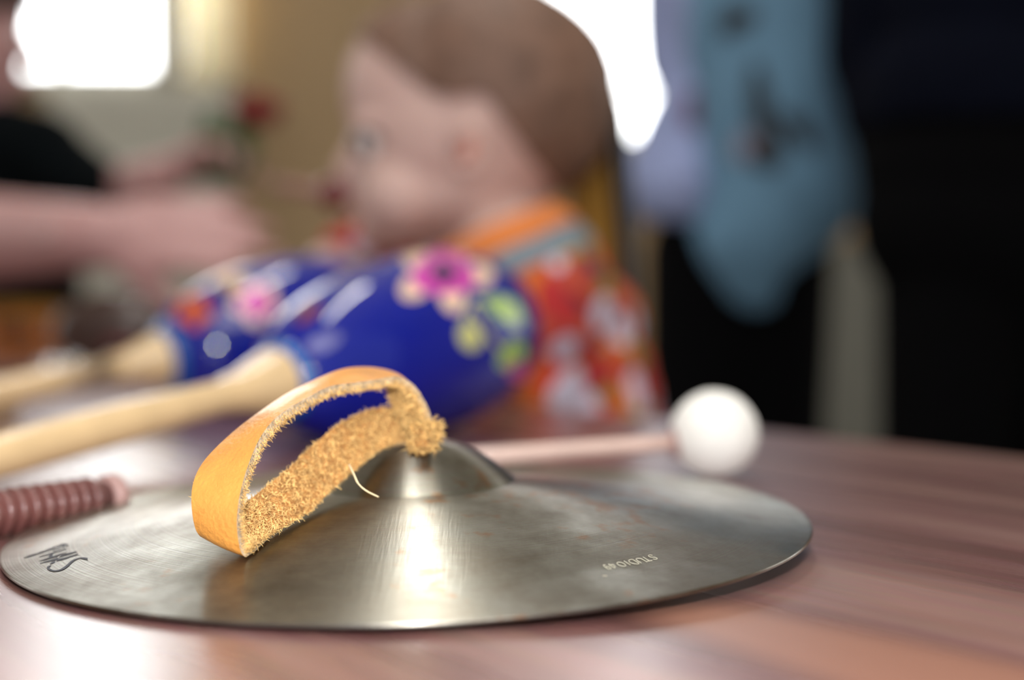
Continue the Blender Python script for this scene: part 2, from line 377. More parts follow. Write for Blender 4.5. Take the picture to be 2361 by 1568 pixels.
def cymbal_mat():
    m = bpy.data.materials.new('lathed_cymbal_metal'); m.use_nodes = True; nt = m.node_tree; b = nt.nodes['Principled BSDF']
    L = nt.links.new; N = nt.nodes.new
    b.inputs['Metallic'].default_value = 1; b.inputs['Anisotropic'].default_value = .93; b.inputs['Anisotropic Rotation'].default_value = .25
    tg = N('ShaderNodeTangent'); tg.direction_type = 'RADIAL'; tg.axis = 'Z'; L(tg.outputs[0], b.inputs['Tangent'])
    tc = N('ShaderNodeTexCoord')
    sx = N('ShaderNodeSeparateXYZ'); L(tc.outputs['Object'], sx.inputs[0])
    cb = N('ShaderNodeCombineXYZ'); L(sx.outputs[0], cb.inputs[0]); L(sx.outputs[1], cb.inputs[1])
    ln = N('ShaderNodeVectorMath'); ln.operation = 'LENGTH'; L(cb.outputs[0], ln.inputs[0])
    n1 = N('ShaderNodeTexNoise'); n1.noise_dimensions = '1D'; n1.inputs['Scale'].default_value = 1900; n1.inputs['Detail'].default_value = 3; L(ln.outputs['Value'], n1.inputs['W'])
    n0 = N('ShaderNodeTexNoise'); n0.inputs['Scale'].default_value = 55; n0.inputs['Detail'].default_value = 8; n0.inputs['Roughness'].default_value = .65; L(tc.outputs['Object'], n0.inputs['Vector'])
    r0 = N('ShaderNodeValToRGB'); e = r0.color_ramp.elements
    e[0].position = .28; e[0].color = lin(136, 127, 113); e[1].position = .75; e[1].color = lin(188, 189, 180)
    x = e.new(.5); x.color = lin(162, 158, 146)
    L(n0.outputs['Fac'], r0.inputs['Fac'])
    # rusty specks, mostly on one sector
    n3 = N('ShaderNodeTexNoise'); n3.inputs['Scale'].default_value = 190; n3.inputs['Detail'].default_value = 6; L(tc.outputs['Object'], n3.inputs['Vector'])
    n4 = N('ShaderNodeTexNoise'); n4.inputs['Scale'].default_value = 26; n4.inputs['Detail'].default_value = 2; L(tc.outputs['Object'], n4.inputs['Vector'])
    mu = N('ShaderNodeMath'); mu.operation = 'MULTIPLY'; L(n3.outputs['Fac'], mu.inputs[0]); L(n4.outputs['Fac'], mu.inputs[1])
    r3 = N('ShaderNodeValToRGB'); r3.color_ramp.elements[0].position = .335; r3.color_ramp.elements[1].position = .42; L(mu.outputs[0], r3.inputs['Fac'])
    m3 = N('ShaderNodeMath'); m3.operation = 'MULTIPLY'; m3.inputs[1].default_value = .55; L(r3.outputs['Color'], m3.inputs[0])
    mx = N('ShaderNodeMix'); mx.data_type = 'RGBA'; L(m3.outputs[0], mx.inputs[0]); L(r0.outputs['Color'], mx.inputs[6]); mx.inputs[7].default_value = lin(176, 124, 76)
    mg = N('ShaderNodeMix'); mg.data_type = 'RGBA'; mg.blend_type = 'MULTIPLY'; mg.inputs[0].default_value = .18; L(mx.outputs[2], mg.inputs[6]); L(n1.outputs['Color'], mg.inputs[7])
    L(mg.outputs[2], b.inputs['Base Color'])
    mr = N('ShaderNodeMapRange'); mr.inputs[1].default_value = .3; mr.inputs[2].default_value = .7; mr.inputs[3].default_value = .42; mr.inputs[4].default_value = .30; L(n0.outputs['Fac'], mr.inputs[0]); L(mr.outputs[0], b.inputs['Roughness'])
    # fine scratches
    ns = N('ShaderNodeTexNoise'); ns.inputs['Scale'].default_value = 1; ns.inputs['Detail'].default_value = 2
    mp = N('ShaderNodeMapping'); mp.inputs['Scale'].default_value = (1600, 90, 90); mp.inputs['Rotation'].default_value = (0, 0, .7); L(tc.outputs['Object'], mp.inputs['Vector']); L(mp.outputs[0], ns.inputs['Vector'])
    ad = N('ShaderNodeMath'); ad.operation = 'MULTIPLY_ADD'; ad.inputs[1].default_value = .35; L(ns.outputs['Fac'], ad.inputs[0]); L(n1.outputs['Fac'], ad.inputs[2])
    bp = N('ShaderNodeBump'); bp.inputs['Strength'].default_value = .42; bp.inputs['Distance'].default_value = .0001; L(ad.outputs[0], bp.inputs['Height']); L(bp.outputs['Normal'], b.inputs['Normal'])
    return m
M['cymbal'] = cymbal_mat()
M['leather'] = mat('smooth_tan_leather', lin(216, 148, 70), .38, var=.16, nscale=90, bump=.35, bscale=900, coat=.15)
M['suede'] = mat('rough_suede', lin(176, 126, 70), .95, var=.4, nscale=500, bump=1, bscale=900)  # base darker than the fibres: shade of the recesses put into the colour
M['edge'] = mat('cut_leather_edge', lin(178, 156, 128), .9, var=.3, nscale=700, bump=1, bscale=1200)
M['fibre'] = mat('suede_fibre', lin(232, 184, 118), .9, var=.4, nscale=700)

# ================================================================ the room
FZ, CZ, YB = -0.74, 2.1, 4.5
def wx(px): return P(px, 700, YB).x
def wz(py): return P(1180, py, YB).z
w1 = (wx(-150), wx(540), wz(185), 1.85); w2 = (wx(1090), wx(1620), wz(335), 1.85)
T = .12
struct = lambda name, bl, m, **k: tag(boxes(name, bl, m, **k), kind='structure')
struct('floor', [(-3.2, 3.2, -2.5, YB+T, FZ-.1, FZ)], M['floor'])
struct('ceiling', [(-3.2, 3.2, -.35, YB+T, CZ, CZ+.1)], M['ceiling'])
wb = []
xs = [-3.2, w1[0], w1[1], w2[0], w2[1], 3.2]
for a, b in ((0, 1), (2, 3), (4, 5)): wb.append((xs[a], xs[b], YB, YB+T, FZ, CZ))
for q in (w1, w2): wb += [(q[0], q[1], YB, YB+T, FZ, q[2]), (q[0], q[1], YB, YB+T, q[3], CZ)]
struct('wall_back', wb, M['wall'])
for nm, xa, xb, ya_, yb_, k in (('wall_left', -3.2-T, -3.2, 1.6, 3.4, 3), ('wall_right', 3.2, 3.2+T, 1.9, 3.9, 4)):  # side windows are out of view, added for highlights on the cymbal
    struct(nm, [(xa, xb, -.35, ya_, FZ, CZ), (xa, xb, yb_, YB+T, FZ, CZ), (xa, xb, ya_, yb_, FZ, .15), (xa, xb, ya_, yb_, 1.85, CZ)], M['wall'])
    wn = tag(thing('window_%d' % k, None, None, (xa, ya_, .15)), kind='structure'); xm = (xa+xb)/2
    boxes('window_frame', [(xm-.03, xm+.03, ya_, ya_+.05, .15, 1.85), (xm-.03, xm+.03, yb_-.05, yb_, .15, 1.85), (xm-.03, xm+.03, ya_, yb_, .15, .2), (xm-.03, xm+.03, ya_, yb_, 1.8, 1.85)], M['wallwhite'], wn, bevel=.003)
    boxes('mullion', [(xm-.025, xm+.025, (ya_+yb_)/2-.02, (ya_+yb_)/2+.02, .2, 1.8)], M['wallwhite'], wn, bevel=.003)
    boxes('pane', [(xm-.004, xm+.004, ya_+.05, yb_-.05, .2, 1.8)], M['sidepane'], wn)
struct('baseboard_back', [(-3.2, 3.2, YB-.02, YB, FZ, FZ+.09)], M['wallwhite'], bevel=.004)
for i, (q, mull, rails) in enumerate(((w1, [wx(142), wx(378)], [1.2]), (w2, [wx(1250)], [wz(205), 1.2]))):
    x0, x1, z0, z1 = q
    wn = tag(thing('window_%d' % (i+1), None, None, (x0, YB, z0)), kind='structure')
    f = .035
    boxes('window_frame', [(x0, x0+f, YB+.02, YB+.08, z0, z1), (x1-f, x1, YB+.02, YB+.08, z0, z1), (x0, x1, YB+.02, YB+.08, z0, z0+f), (x0, x1, YB+.02, YB+.08, z1-f, z1)], M['wallwhite'], wn, bevel=.003)
    for mm in mull: boxes('mullion', [(mm-.014, mm+.014, YB+.025, YB+.075, z0+f, z1-f)], M['wallwhite'], wn, bevel=.003)
    for rr in rails: boxes('glazing_bar', [(x0+f, x1-f, YB+.03, YB+.07, rr-.012, rr+.012)], M['wallwhite'], wn, bevel=.003)
    boxes('pane', [(x0+f, x1-f, YB+.045, YB+.051, z0+f, z1-f)], M['pane'], wn)
    boxes('window_sill', [(x0-.03, x1+.03, YB-.07, YB+.02, z0-.03, z0)], M['wallwhite'], wn, bevel=.004)
def curtain(name, x0, x1, z0, z1, m, label, waves):
    vs, fs = [], []; n = 60
    for j in range(2):
        for k in range(n+1):
            t = k/n; vs.append((x0+(x1-x0)*t, YB-.10+.018*math.sin(t*waves*2*math.pi), z0 if j == 0 else z1))
    nn = len(vs)
    vs += [(a, b+.006, c) for a, b, c in vs]
    for k in range(n):
        fs.append((k, k+1, n+2+k, n+1+k)); fs.append((nn+k, nn+n+1+k, nn+n+2+k, nn+k+1))
        fs.append((k, nn+k, nn+k+1, k+1)); fs.append((n+1+k, n+2+k, nn+n+2+k, nn+n+1+k))
    fs += [(0, n+1, nn+n+1, nn), (n, nn+n, nn+2*n+1, 2*n+1)]
    return tag(pyd(name, vs, fs, m), label, 'curtain')
curtain('curtain', wx(372), wx(442), wz(205), 1.95, M['curtaingrey'], 'narrow greyish curtain hanging right against the left window frame', 3)
curtain('curtain', wx(444), wx(548), wz(205), 1.95, M['curtain'], 'cream curtain strip between the grey curtain and the bare tan wall', 4)
rad = thing('radiator', 'pale grey-white radiator under the left window', 'radiator', (wx(300), YB-.06, FZ+.15))
boxes('casing', [(wx(150), wx(545), YB-.16, YB-.02, FZ+.15, wz(212))], M['wallwhite'], rad, bevel=.01)
for k in range(14):
    xx = wx(150)+(wx(545)-wx(150))*(k+.5)/14
    boxes('fin', [(xx-.008, xx+.008, YB-.172, YB-.158, FZ+.2, wz(212)-.04)], M['wallwhite'], rad, bevel=.002)
struct('trim_1', [(wx(1780), wx(2130), YB-.05, YB-.001, FZ+.09, wz(560))], M['greypanel'], bevel=.006)
M['lampglow'] = mat('lamp_glow', (1, .97, .9, 1), .5, emit=(1, .95, .86, 1), estr=1.2)  # glowing covers of the two added ceiling lamps
tl = thing('added_ceiling_light', 'long white tube lamp added on the ceiling, out of view, for the cymbal streak', 'lamp', (-.09, 1.15, CZ))  # added fixture around the streak light
boxes('housing', [(-.18, .0, .45, 1.85, CZ-.05, CZ)], M['wallwhite'], tl, bevel=.006)
boxes('diffuser', [(-.16, -.02, .5, 1.8, CZ-.075, CZ-.05)], M['lampglow'], tl, bevel=.006)
cl = thing('added_ceiling_light', 'round white ceiling lamp added above the table, out of view', 'lamp', (.3, -.1, CZ))  # added fixture, a stand-in source for the frontal fill
axis_lathe('lamp_base', (.3, -.1, CZ), (0, 0, -1), [(0, .16), (.03, .16), (.035, .15)], M['wallwhite'], cl)
axis_lathe('lamp_shade', (.3, -.1, CZ-.035), (0, 0, -1), [(0, .15), (.03, .145), (.06, .11), (.075, .05), (.08, .001)], M['lampglow'], cl)

# ================================================================ the table
eL, eR = PZ(0, 803, 0), PZ(2361, 1055, 0)
ed = (eR-eL); ed.z = 0; ed.normalize(); en = Vector((ed.y, -ed.x, 0)); en = en if en.y < 0 else -en   # en points to the camera side
mid = (eL+eR)/2
def tp(a, b): return mid+ed*a+en*b
tab = thing('table', 'glossy reddish brown wooden table under the instruments', 'table', (mid.x, mid.y, FZ))
A0, A1, B1 = -(eL-eR).length/2-.05, .95, 1.25
vs = []; R = .05
for (a, b, s0) in ((A0, 0, 0), (A1, 0, 1), (A1, B1, 2), (A0, B1, 3)):
    ca = a+R if a == A0 else a-R; cb = b+R if b == 0 else b-R
    for k in range(9):
        th = {0: math.pi, 1: 1.5*math.pi, 2: 0, 3: .5*math.pi}[s0]+k/8*math.pi/2
        vs.append((ca+R*math.cos(th), cb+R*math.sin(th)))
nn = len(vs)
rot = math.atan2(ed.y, ed.x)
def slab(name, zt, zb, m, inset=0, bev=.002):
    bm = bmesh.new(); sgn = -1
    low = [bm.verts.new((x, -y, zb)) for x, y in vs]; f = bm.faces.new(low); f.normal_update()
    if f.normal.z > 0: f.normal_flip()
    r = bmesh.ops.extrude_face_region(bm, geom=[f]); 
    for v in r['geom']:
        if isinstance(v, bmesh.types.BMVert): v.co.z = zt
    bmesh.ops.recalc_face_normals(bm, faces=bm.faces[:])
    es = [e for e in bm.edges if abs(e.verts[0].co.z-zt) < 1e-6 and abs(e.verts[1].co.z-zt) < 1e-6]
    bmesh.ops.bevel(bm, geom=es, offset=bev, segments=3, affect='EDGES')
    me = bpy.data.meshes.new(name); bm.to_mesh(me); bm.free(); return me
me = slab('tabletop', 0, -.028, None)
top = bpy.data.objects.new('tabletop', me); C.objects.link(top); me.materials.append(M['veneer'])
top.parent = tab; top.matrix_parent_inverse = Matrix.Translation(tab.location).inverted()
top.location = (mid.x, mid.y, 0); top.rotation_euler = (0, 0, rot)
for a, b in ((A0+.08, .08), (A1-.08, .08), (A1-.08, B1-.08), (A0+.08, B1-.08)):
    q = tp(a, b); tube('leg', [(q.x, q.y, FZ), (q.x, q.y, -.028)], [.022, .03], M['darkwood'], tab, n=16)
q = [tp(a, b) for a, b in ((A0+.08, .08), (A1-.08, .08), (A1-.08, B1-.08), (A0+.08, B1-.08))]
for k in range(4):
    a, b = q[k], q[(k+1) % 4]; d = (b-a).normalized(); nrm = Vector((-d.y, d.x, 0))*.01
    v8 = [a+nrm, a-nrm, b-nrm, b+nrm]; vv = [Vector((v.x, v.y, -.1)) for v in v8]+[Vector((v.x, v.y, -.028)) for v in v8]
    pyd('apron', vv, [(0, 1, 2, 3), (7, 6, 5, 4), (0, 4, 5, 1), (1, 5, 6, 2), (2, 6, 7, 3), (3, 7, 4, 0)], M['darkwood'], tab, smooth=False)

# ================================================================ hand cymbal with its leather strap
cym_c = Vector((-.0252, .3628, .0052)); nrm = Vector((-.0212, -.0296, 1)).normalized()
cy = thing('hand_cymbal', 'round brushed metal hand cymbal with a tan leather strap, lying on the table in front', 'cymbal', cym_c)
cy.rotation_euler = Vector((0, 0, 1)).rotation_difference(nrm).to_euler()
CM = Matrix.LocRotScale(cy.location, cy.rotation_euler, None)
def cz(r):
    if r > .0262:
        t = (r-.0262)/.056; f1 = .0108-.0094*t**1.35; f2 = .0013*(.1-r)/.018; k = .0007
        return k*math.log(math.exp(f1/k)+math.exp(f2/k))
    t = r/.0262
    b = cz(.02621)+.0112*(1-t**2.3)
    return b
rs = [.0002, .001, .002]+[.002+.001*i for i in range(1, 24)]+[.0256, .026, .0264, .027, .028]+[.029+.0015*i for i in range(0, 46)]+[.098, .099, .0997, .1]
rs = sorted(set(r for r in rs if r <= .1)); NS = 288
bmv, bmf = [], []
for r in rs:
    for k in range(NS): a = 2*math.pi*k/NS; bmv.append((r*math.cos(a), r*math.sin(a), cz(r)))
nt_ = len(rs)
for r in reversed(rs):
    for k in range(NS): a = 2*math.pi*k/NS; bmv.append((r*math.cos(a), r*math.sin(a), cz(r)-.0007))
for i in range(2*nt_-1):
    for k in range(NS):
        a, b = i*NS+k, i*NS+(k+1) % NS; bmf.append((a, a+NS, b+NS, b))
bmf.append(tuple(range(NS))); bmf.append(tuple(range((2*nt_-1)*NS, 2*nt_*NS))[::-1])
me = bpy.data.meshes.new('disc'); me.from_pydata(bmv, [], bmf); me.update()
disc = bpy.data.objects.new('disc', me); C.objects.link(disc); disc.parent = cy; me.materials.append(M['cymbal'])
me.polygons.foreach_set('use_smooth', [True]*len(me.polygons))
cbv = BVHTree.FromPolygons([CM @ v.co for v in me.vertices], [p.vertices[:] for p in me.polygons[:(nt_-1)*NS]])
def cyhit(px, py, off=.0001):
    l, n, i, d = cbv.ray_cast(CAM, ray(px, py))
    if l is None: return None
    return l+(n if n.z > 0 else -n)*off
# stamped words, seen upside down, and the black printed script
G = {'S': [[(.9, .85), (.6, 1), (.2, .95), (.1, .75), (.3, .58), (.7, .45), (.9, .25), (.75, .04), (.35, 0), (.08, .14)]],
     'T': [[(0, 1), (1, 1)], [(.5, 1), (.5, 0)]], 'U': [[(.05, 1), (.05, .3), (.25, .03), (.7, .03), (.92, .3), (.92, 1)]],
     'D': [[(.08, 0), (.08, 1), (.55, .98), (.9, .7), (.9, .3), (.55, .02), (.08, 0)]], 'I': [[(.5, 0), (.5, 1)]],
     'O': [[(.5, 0), (.1, .25), (.1, .75), (.5, 1), (.9, .75), (.9, .25), (.5, 0)]],
     '4': [[(.7, 0), (.7, 1), (.05, .3), (.95, .3)]],
     '9': [[(.9, .68), (.6, .45), (.2, .5), (.08, .78), (.4, 1), (.8, .95), (.92, .68), (.85, .3), (.55, .02), (.15, .1)]]}
def hitstroke(pts, wd, off=.0001, sub=5):
    q = cr([(*p, x) for p, x in zip(pts, wd)], sub) if len(pts) > 2 else [(*p, x) for p, x in zip(pts, wd)]
    vs, fs = [], []
    for i, (x, y, ww) in enumerate(q):
        a, b = q[max(i-1, 0)], q[min(i+1, len(q)-1)]; dx, dy = b[0]-a[0], b[1]-a[1]; L = math.hypot(dx, dy) or 1
        nx, ny = -dy/L*ww/2, dx/L*ww/2
        h1, h2 = cyhit(x+nx, y+ny, off), cyhit(x-nx, y-ny, off)
        if h1 is None or h2 is None: continue
        vs += [h1, h2]
        if len(vs) > 2: k = len(vs); fs.append((k-4, k-3, k-1, k-2))
    return vs, fs
# baseline (far side) start pixels of each letter; text runs right to left
U0 = (-1.0, .158)   # unit text direction
V0 = (15.5, 9.5)    # cap height vector
let = [('S', 1503, 1280, 12), ('T', 1488.5, 1284, 13), ('U', 1477, 1287.5, 15), ('D', 1459, 1290.5, 15), ('I', 1442, 1293.5, 8), ('O', 1432, 1296, 15), ('4', 1410, 1300, 11), ('9', 1396.5, 1302.5, 10)]
for ch, bx, by, wd in let:
    if ch == 'I': bx += 0
    parts = []
    for st in G[ch]:
        pp = [(bx+U0[0]*x*wd+V0[0]*y, by+U0[1]*x*wd+V0[1]*y) for x, y in st]
        parts.append(hitstroke(pp, [1.7]*len(pp)))
    tag(pyd('stamped_letter', *join_data(parts), M['stamp'], cy), 'stamped character %s' % ch if ch not in '49' else 'stamped digit %s' % ch)
pyd('stamped_dash', *hitstroke([(1389, 1329), (1395, 1328.4), (1400, 1329.5)], [2, 2.4, 2]), M['stamp'], cy)
def sg(pts): return [(60+x/11.8, 1220+y/11.8) for x, y in pts]
ink = [([(1680, 820), (1590, 805), (1480, 795), (1370, 825), (1250, 890), (1130, 1000), (1010, 1085), (900, 1130), (760, 1145), (650, 1110), (590, 1050), (690, 1000)], [4, 4.5, 2, 2.2, 4.5, 5, 4.5, 3, 3, 4.5, 4, 1]),
       ([(1420, 690), (1250, 740), (1050, 805), (900, 840), (840, 870)], [2, 2.6, 3, 4, 2]),
       ([(1390, 620), (1230, 660), (1060, 710), (900, 770)], [1.6, 2.8, 3, 1.6]),
       ([(1120, 640), (950, 690), (780, 750), (560, 820), (350, 885)], [1, 2, 2.6, 2.4, 1]),
       ([(860, 790), (790, 830), (560, 890), (380, 940)], [5, 4, 2, 1.4]), ([(790, 890), (700, 930), (650, 955)], [3, 2.6, 1]),
       ([(720, 680), (690, 730), (620, 760)], [3, 7, 3]),
       ([(1110, 545), (960, 590), (720, 660), (480, 730), (340, 770)], [2, 1.6, 2.2, 1.8, 1]),
       ([(1160, 450), (1010, 435), (880, 470), (700, 535), (480, 620), (250, 695), (60, 755), (-60, 790)], [2, 5, 2.4, 3, 2.8, 2.6, 2.6, 1]),
       ([(1010, 430), (1015, 500), (1020, 530)], [2, 3.4, 1.5]), ([(960, 520), (840, 560), (700, 600)], [1.2, 1.8, 1])]
pyd('printed_script', *join_data([hitstroke(sg(p), wdt) for p, wdt in ink]), M['ink'], cy)

# strap: near edge N and far edge F as seen, the width fills the depth
ST = [((952, 1026), (962, 990), .352), ((905, 1030), (915, 955), .350), ((850, 1052), (850, 950), .346), ((800, 1094), (775, 982), .340), ((740, 1152), (700, 1048), .331), ((680, 1210), (640, 1103), .321),
      ((625, 1258), (575, 1160), .312), ((592, 1283), (520, 1215), .305), ((572, 1287), (476, 1240), .302), ((555, 1270), (453, 1225), .300), ((546, 1210), (442, 1170), .300), ((553, 1140), (446, 1112), .303),
      ((573, 1070), (474, 1058), .308), ((602, 1005), (537, 996), .314), ((642, 958), (600, 948), .319), ((700, 921), (660, 908), .325), ((760, 891), (730, 873), .331), ((818, 882), (792, 850), .337),
      ((868, 875), (852, 846), .341), ((915, 868), (905, 856), .344), ((952, 886), (918, 872), .346), ((980, 926), (912, 898), .346), ((996, 966), (922, 932), .346), ((1001, 1003), (938, 968), .346), ((990, 1032), (946, 1000), .348)]
WD = .0122
rows = []
for (n_, f_, z_) in ST:
    off = math.hypot(n_[0]-f_[0], n_[1]-f_[1])*z_/FPX; wd = WD if n_[1] > 870 or True else WD
    dz = math.sqrt(max(wd*wd-off*off, .003**2)) if off < wd else .003
    rows.append((*P(n_[0], n_[1], z_), *P(f_[0], f_[1], z_+dz)))
rows = cr(rows, 10); NR = len(rows); NW = 12
grid = [[Vector(r[:3]).lerp(Vector(r[3:]), k/NW) for k in range(NW+1)] for r in rows]
nor = []
for i in range(NR):
    T_ = grid[min(i+1, NR-1)][NW//2]-grid[max(i-1, 0)][NW//2]; Wd = grid[i][NW]-grid[i][0]; nor.append(T_.cross(Wd).normalized())
# keep it off the metal
for i in range(NR):
    for k in range(NW+1):
        p = grid[i][k]; lp = CM.inverted() @ p; r = math.hypot(lp.x, lp.y)
        mn = cz(min(r, .1))+.0006
        if lp.z < mn and r > .008: lp.z = mn; grid[i][k] = CM @ lp
TH = .0019
vs, fs, fm = [], [], []
def idx(i, k, s): return (i*(NW+1)+k)*2+s
for i in range(NR):
    for k in range(NW+1):
        cup = .0003*math.cos((k/NW-.5)*math.pi)
        vs += [grid[i][k]+nor[i]*cup, grid[i][k]-nor[i]*(TH-cup+.0003*noise.noise(grid[i][k]*900))]
for i in range(NR-1):
    for k in range(NW):
        fs.append((idx(i, k, 0), idx(i+1, k, 0), idx(i+1, k+1, 0), idx(i, k+1, 0))); fm.append(0)
        fs.append((idx(i, k, 1), idx(i, k+1, 1), idx(i+1, k+1, 1), idx(i+1, k, 1))); fm.append(1)
    for k in (0, NW):
        q = (idx(i, k, 0), idx(i, k, 1), idx(i+1, k, 1), idx(i+1, k, 0)); fs.append(q if k == 0 else q[::-1]); fm.append(2)
for i in (0, NR-1):
    for k in range(NW): fs.append((idx(i, k, 0), idx(i, k+1, 0), idx(i, k+1, 1), idx(i, k, 1))); fm.append(2)
CI = CM.inverted()
vl = [CI @ v for v in vs]
me = bpy.data.meshes.new('strap'); me.from_pydata([tuple(v) for v in vl], [], fs); me.update()
for m_ in ('leather', 'suede', 'edge'): me.materials.append(M[m_])
me.polygons.foreach_set('material_index', fm); me.polygons.foreach_set('use_smooth', [True]*len(fm))
try:
    bm = bmesh.new(); bm.from_mesh(me)
    for e in bm.edges:
        if len(e.link_faces) == 2 and e.link_faces[0].material_index != e.link_faces[1].material_index: e.smooth = False
    bm.to_mesh(me); bm.free()
except Exception: pass
strap = bpy.data.objects.new('strap', me); C.objects.link(strap); strap.parent = cy
strap['label'] = 'looped tan leather strap with rough suede inner side'
# fibres of the raw side and the cut edges
fv, ff = [], []
def fibre(p, d, L, r, bend):
    a = len(fv); u, v, w_ = frame_of(d); q = p; dirn = d.copy()
    for s in range(4):
        rr = r*(1-.22*s)
        for k in range(3):
            an = k*2.094; fv.append(q+u*math.cos(an)*rr+v*math.sin(an)*rr)
        q = q+dirn*L/3; dirn = (dirn+bend*.55).normalized()
    for s in range(3):
        for k in range(3): b = a+s*3+k; c = a+s*3+(k+1) % 3; ff.append((b, c, c+3, b+3))
rnd = random.Random(3)
def rv(): return Vector((rnd.uniform(-1, 1), rnd.uniform(-1, 1), rnd.uniform(-1, 1)))
for _ in range(11000):
    i = rnd.randrange(NR-1); t = rnd.random(); k = rnd.random()*NW; kk = int(k)
    p = grid[i][kk].lerp(grid[i][min(kk+1, NW)], k-kk).lerp(grid[i+1][kk], 0)-nor[i]*TH
    tg = (grid[min(i+1, NR-1)][kk]-grid[max(i-1, 0)][kk]).normalized()
    d = (-nor[i]*rnd.uniform(.1, .9)+rv()*.8+tg*.3).normalized()
    fibre(CI @ p, (CI.to_3x3() @ d), rnd.uniform(.0008, .0019), rnd.uniform(.00008, .0002), CI.to_3x3() @ (rv()*.9))
for _ in range(5200):
    i = rnd.randrange(NR-1); k = 0 if rnd.random() < .72 else NW; s = 1 if k == 0 else -1
    wv = (grid[i][0]-grid[i][NW]).normalized()*s; tt = min(1, abs(rnd.gauss(.75, .3)))
    p = grid[i][k]-nor[i]*TH*tt
    d = (wv*rnd.uniform(0, .5)-nor[i]*rnd.uniform(.2, 1)+rv()*.5).normalized()
    fibre(CI @ p, CI.to_3x3() @ d, rnd.uniform(.0004, .0011)*(1.6 if rnd.random() < .05 else 1), rnd.uniform(.00004, .0001), CI.to_3x3() @ (rv()*.9))
# coarse frayed tufts near the knot
for _ in range(420):
    c = P(rnd.uniform(925, 1000), rnd.uniform(880, 1030), .346+rnd.uniform(-.003, .004))
    n0 = min(range(NR), key=lambda i: (grid[i][0]-c).length)
    if n0 < NR*.8 and n0 > 12: continue
    kk = rnd.randrange(NW); p = grid[n0][kk]-nor[n0]*TH
    fibre(CI @ p, CI.to_3x3() @ (-nor[n0]+rv()*.7).normalized(), rnd.uniform(.0012, .0032), rnd.uniform(.00012, .00028), CI.to_3x3() @ (rv()))
me = bpy.data.meshes.new('fibres'); me.from_pydata([tuple(v) for v in fv], [], ff); me.update(); me.materials.append(M['fibre'])
fo = bpy.data.objects.new('fibres', me); C.objects.link(fo); fo.parent = strap; fo['kind'] = 'stuff'
def cyl(name, data, m, parent):
    me = bpy.data.meshes.new(name); me.from_pydata([tuple(CI @ v) for v in data[0]], [], data[1]); me.update(); me.materials.append(m)
    me.polygons.foreach_set('use_smooth', [True]*len(me.polygons)); o = bpy.data.objects.new(name, me); C.objects.link(o); o.parent = parent; return o
# the knotted end over the hole, with frayed tip
kn = []
kn.append(tube_data([P(962, 990, .349), P(968, 1010, .348), P(970, 1028, .349), P(970, 1042, .352)], [.0024, .0027, .0026, .0024], 14))
kn.append(tube_data(cr([tuple(P(948, 985, .343)), tuple(P(975, 1000, .342)), tuple(P(1000, 1002, .344)), tuple(P(1016, 988, .346))], 5), [.0016-.00006*i for i in range(16)], 10))
kn.append(tube_data(cr([tuple(P(955, 1015, .343)), tuple(P(978, 1022, .342)), tuple(P(1000, 1022, .345))], 5), [.0019-.00006*i for i in range(11)], 10))
cyl('knot', join_data(kn), M['suede'], strap)
fv, ff = [], []
for _ in range(2600):
    b = Vector((rnd.uniform(942, 1012), rnd.uniform(975, 1036), 0)); 
    if b.x > 1000 and b.y > 1012: continue
    p = P(b.x, b.y, .344+rnd.uniform(-.003, .002)); fibre(p, (rv()+Vector((.5, -.6, -.1))).normalized(), rnd.uniform(.0010, .0028), rnd.uniform(.00009, .00026), rv())
for k in range(16):
    p = P(1003+rnd.uniform(-8, 8), 994+rnd.uniform(-8, 8), .345); fibre(p, Vector((1, rnd.uniform(-.4, .2), rnd.uniform(-.1, .6))).normalized(), rnd.uniform(.001, .0022), rnd.uniform(.0001, .0002), rv()*.8)
o = cyl('knot_fibres', (fv, ff), M['fibre'], strap); o['kind'] = 'stuff'
cyl('loose_thread', tube_data(cr([tuple(P(805, 1072, .330)), tuple(P(815, 1092, .325)), tuple(P(826, 1115, .322)), tuple(P(845, 1132, .3215)), tuple(P(873, 1146, .323))], 6), [.00028]*12+[.00022]*13, 8), M['thread'], strap)

# ================================================================ maracas
def maraca(label, cpx, r, L1, L2, endpx, zend, rim):
    """cpx: pixel of the round centre, endpx: pixel of the handle end; both rest on the table"""
    Cc = PZ(cpx[0], cpx[1], r); En = PZ(endpx[0], endpx[1], zend); D = (Cc-En); Lh = D.length; D.normalize()
    t = thing('maraca', label, 'maraca', (Cc.x, Cc.y, 0), 'painted blue maracas')
    prof = []
    for k in range(41):
        a = math.pi*k/40; c = -math.cos(a); x = c*(L2 if c > 0 else L1); rr = r*math.sin(a)**(.82 if c > 0 else .92)
        prof.append((Lh+x, rr))
    prof = [p for p in prof if not (p[0] < Lh-L1*.82 and p[1] < rim)]
    sh = axis_lathe('shell', En, D, prof, M['blue'], t, 96)
    j = prof[0][0]
    axis_lathe('ferrule_band', En, D, [(j-.001, rim*.9), (j-.001, prof[0][1]+.0003), (j+.0035, prof[1][1]+.0003 if prof[1][0] < j+.004 else prof[0][1]+.0022), (j+.0036, rim*.9)], M['cyan'], t, 64)
    hp = [(0, .003), (.002, .006), (.008, .0074), (.02, .0076), (j*.45, .0076), (j*.75, .0066), (j-.035, .0064), (j-.022, .0082), (j-.012, .0112), (j-.005, rim*.93), (j-.001, rim), (j+.0005, rim*.96)]
    axis_lathe('handle', En, D, hp, M['wood'], t, 48)
    return t, sh, bvh_of(sh)
t1, s1, b1 = maraca('blue maraca in front, with magenta flower and green leaves', (985, 788), .0418, .105, .067, (-90, 1075), .0084, .0140)
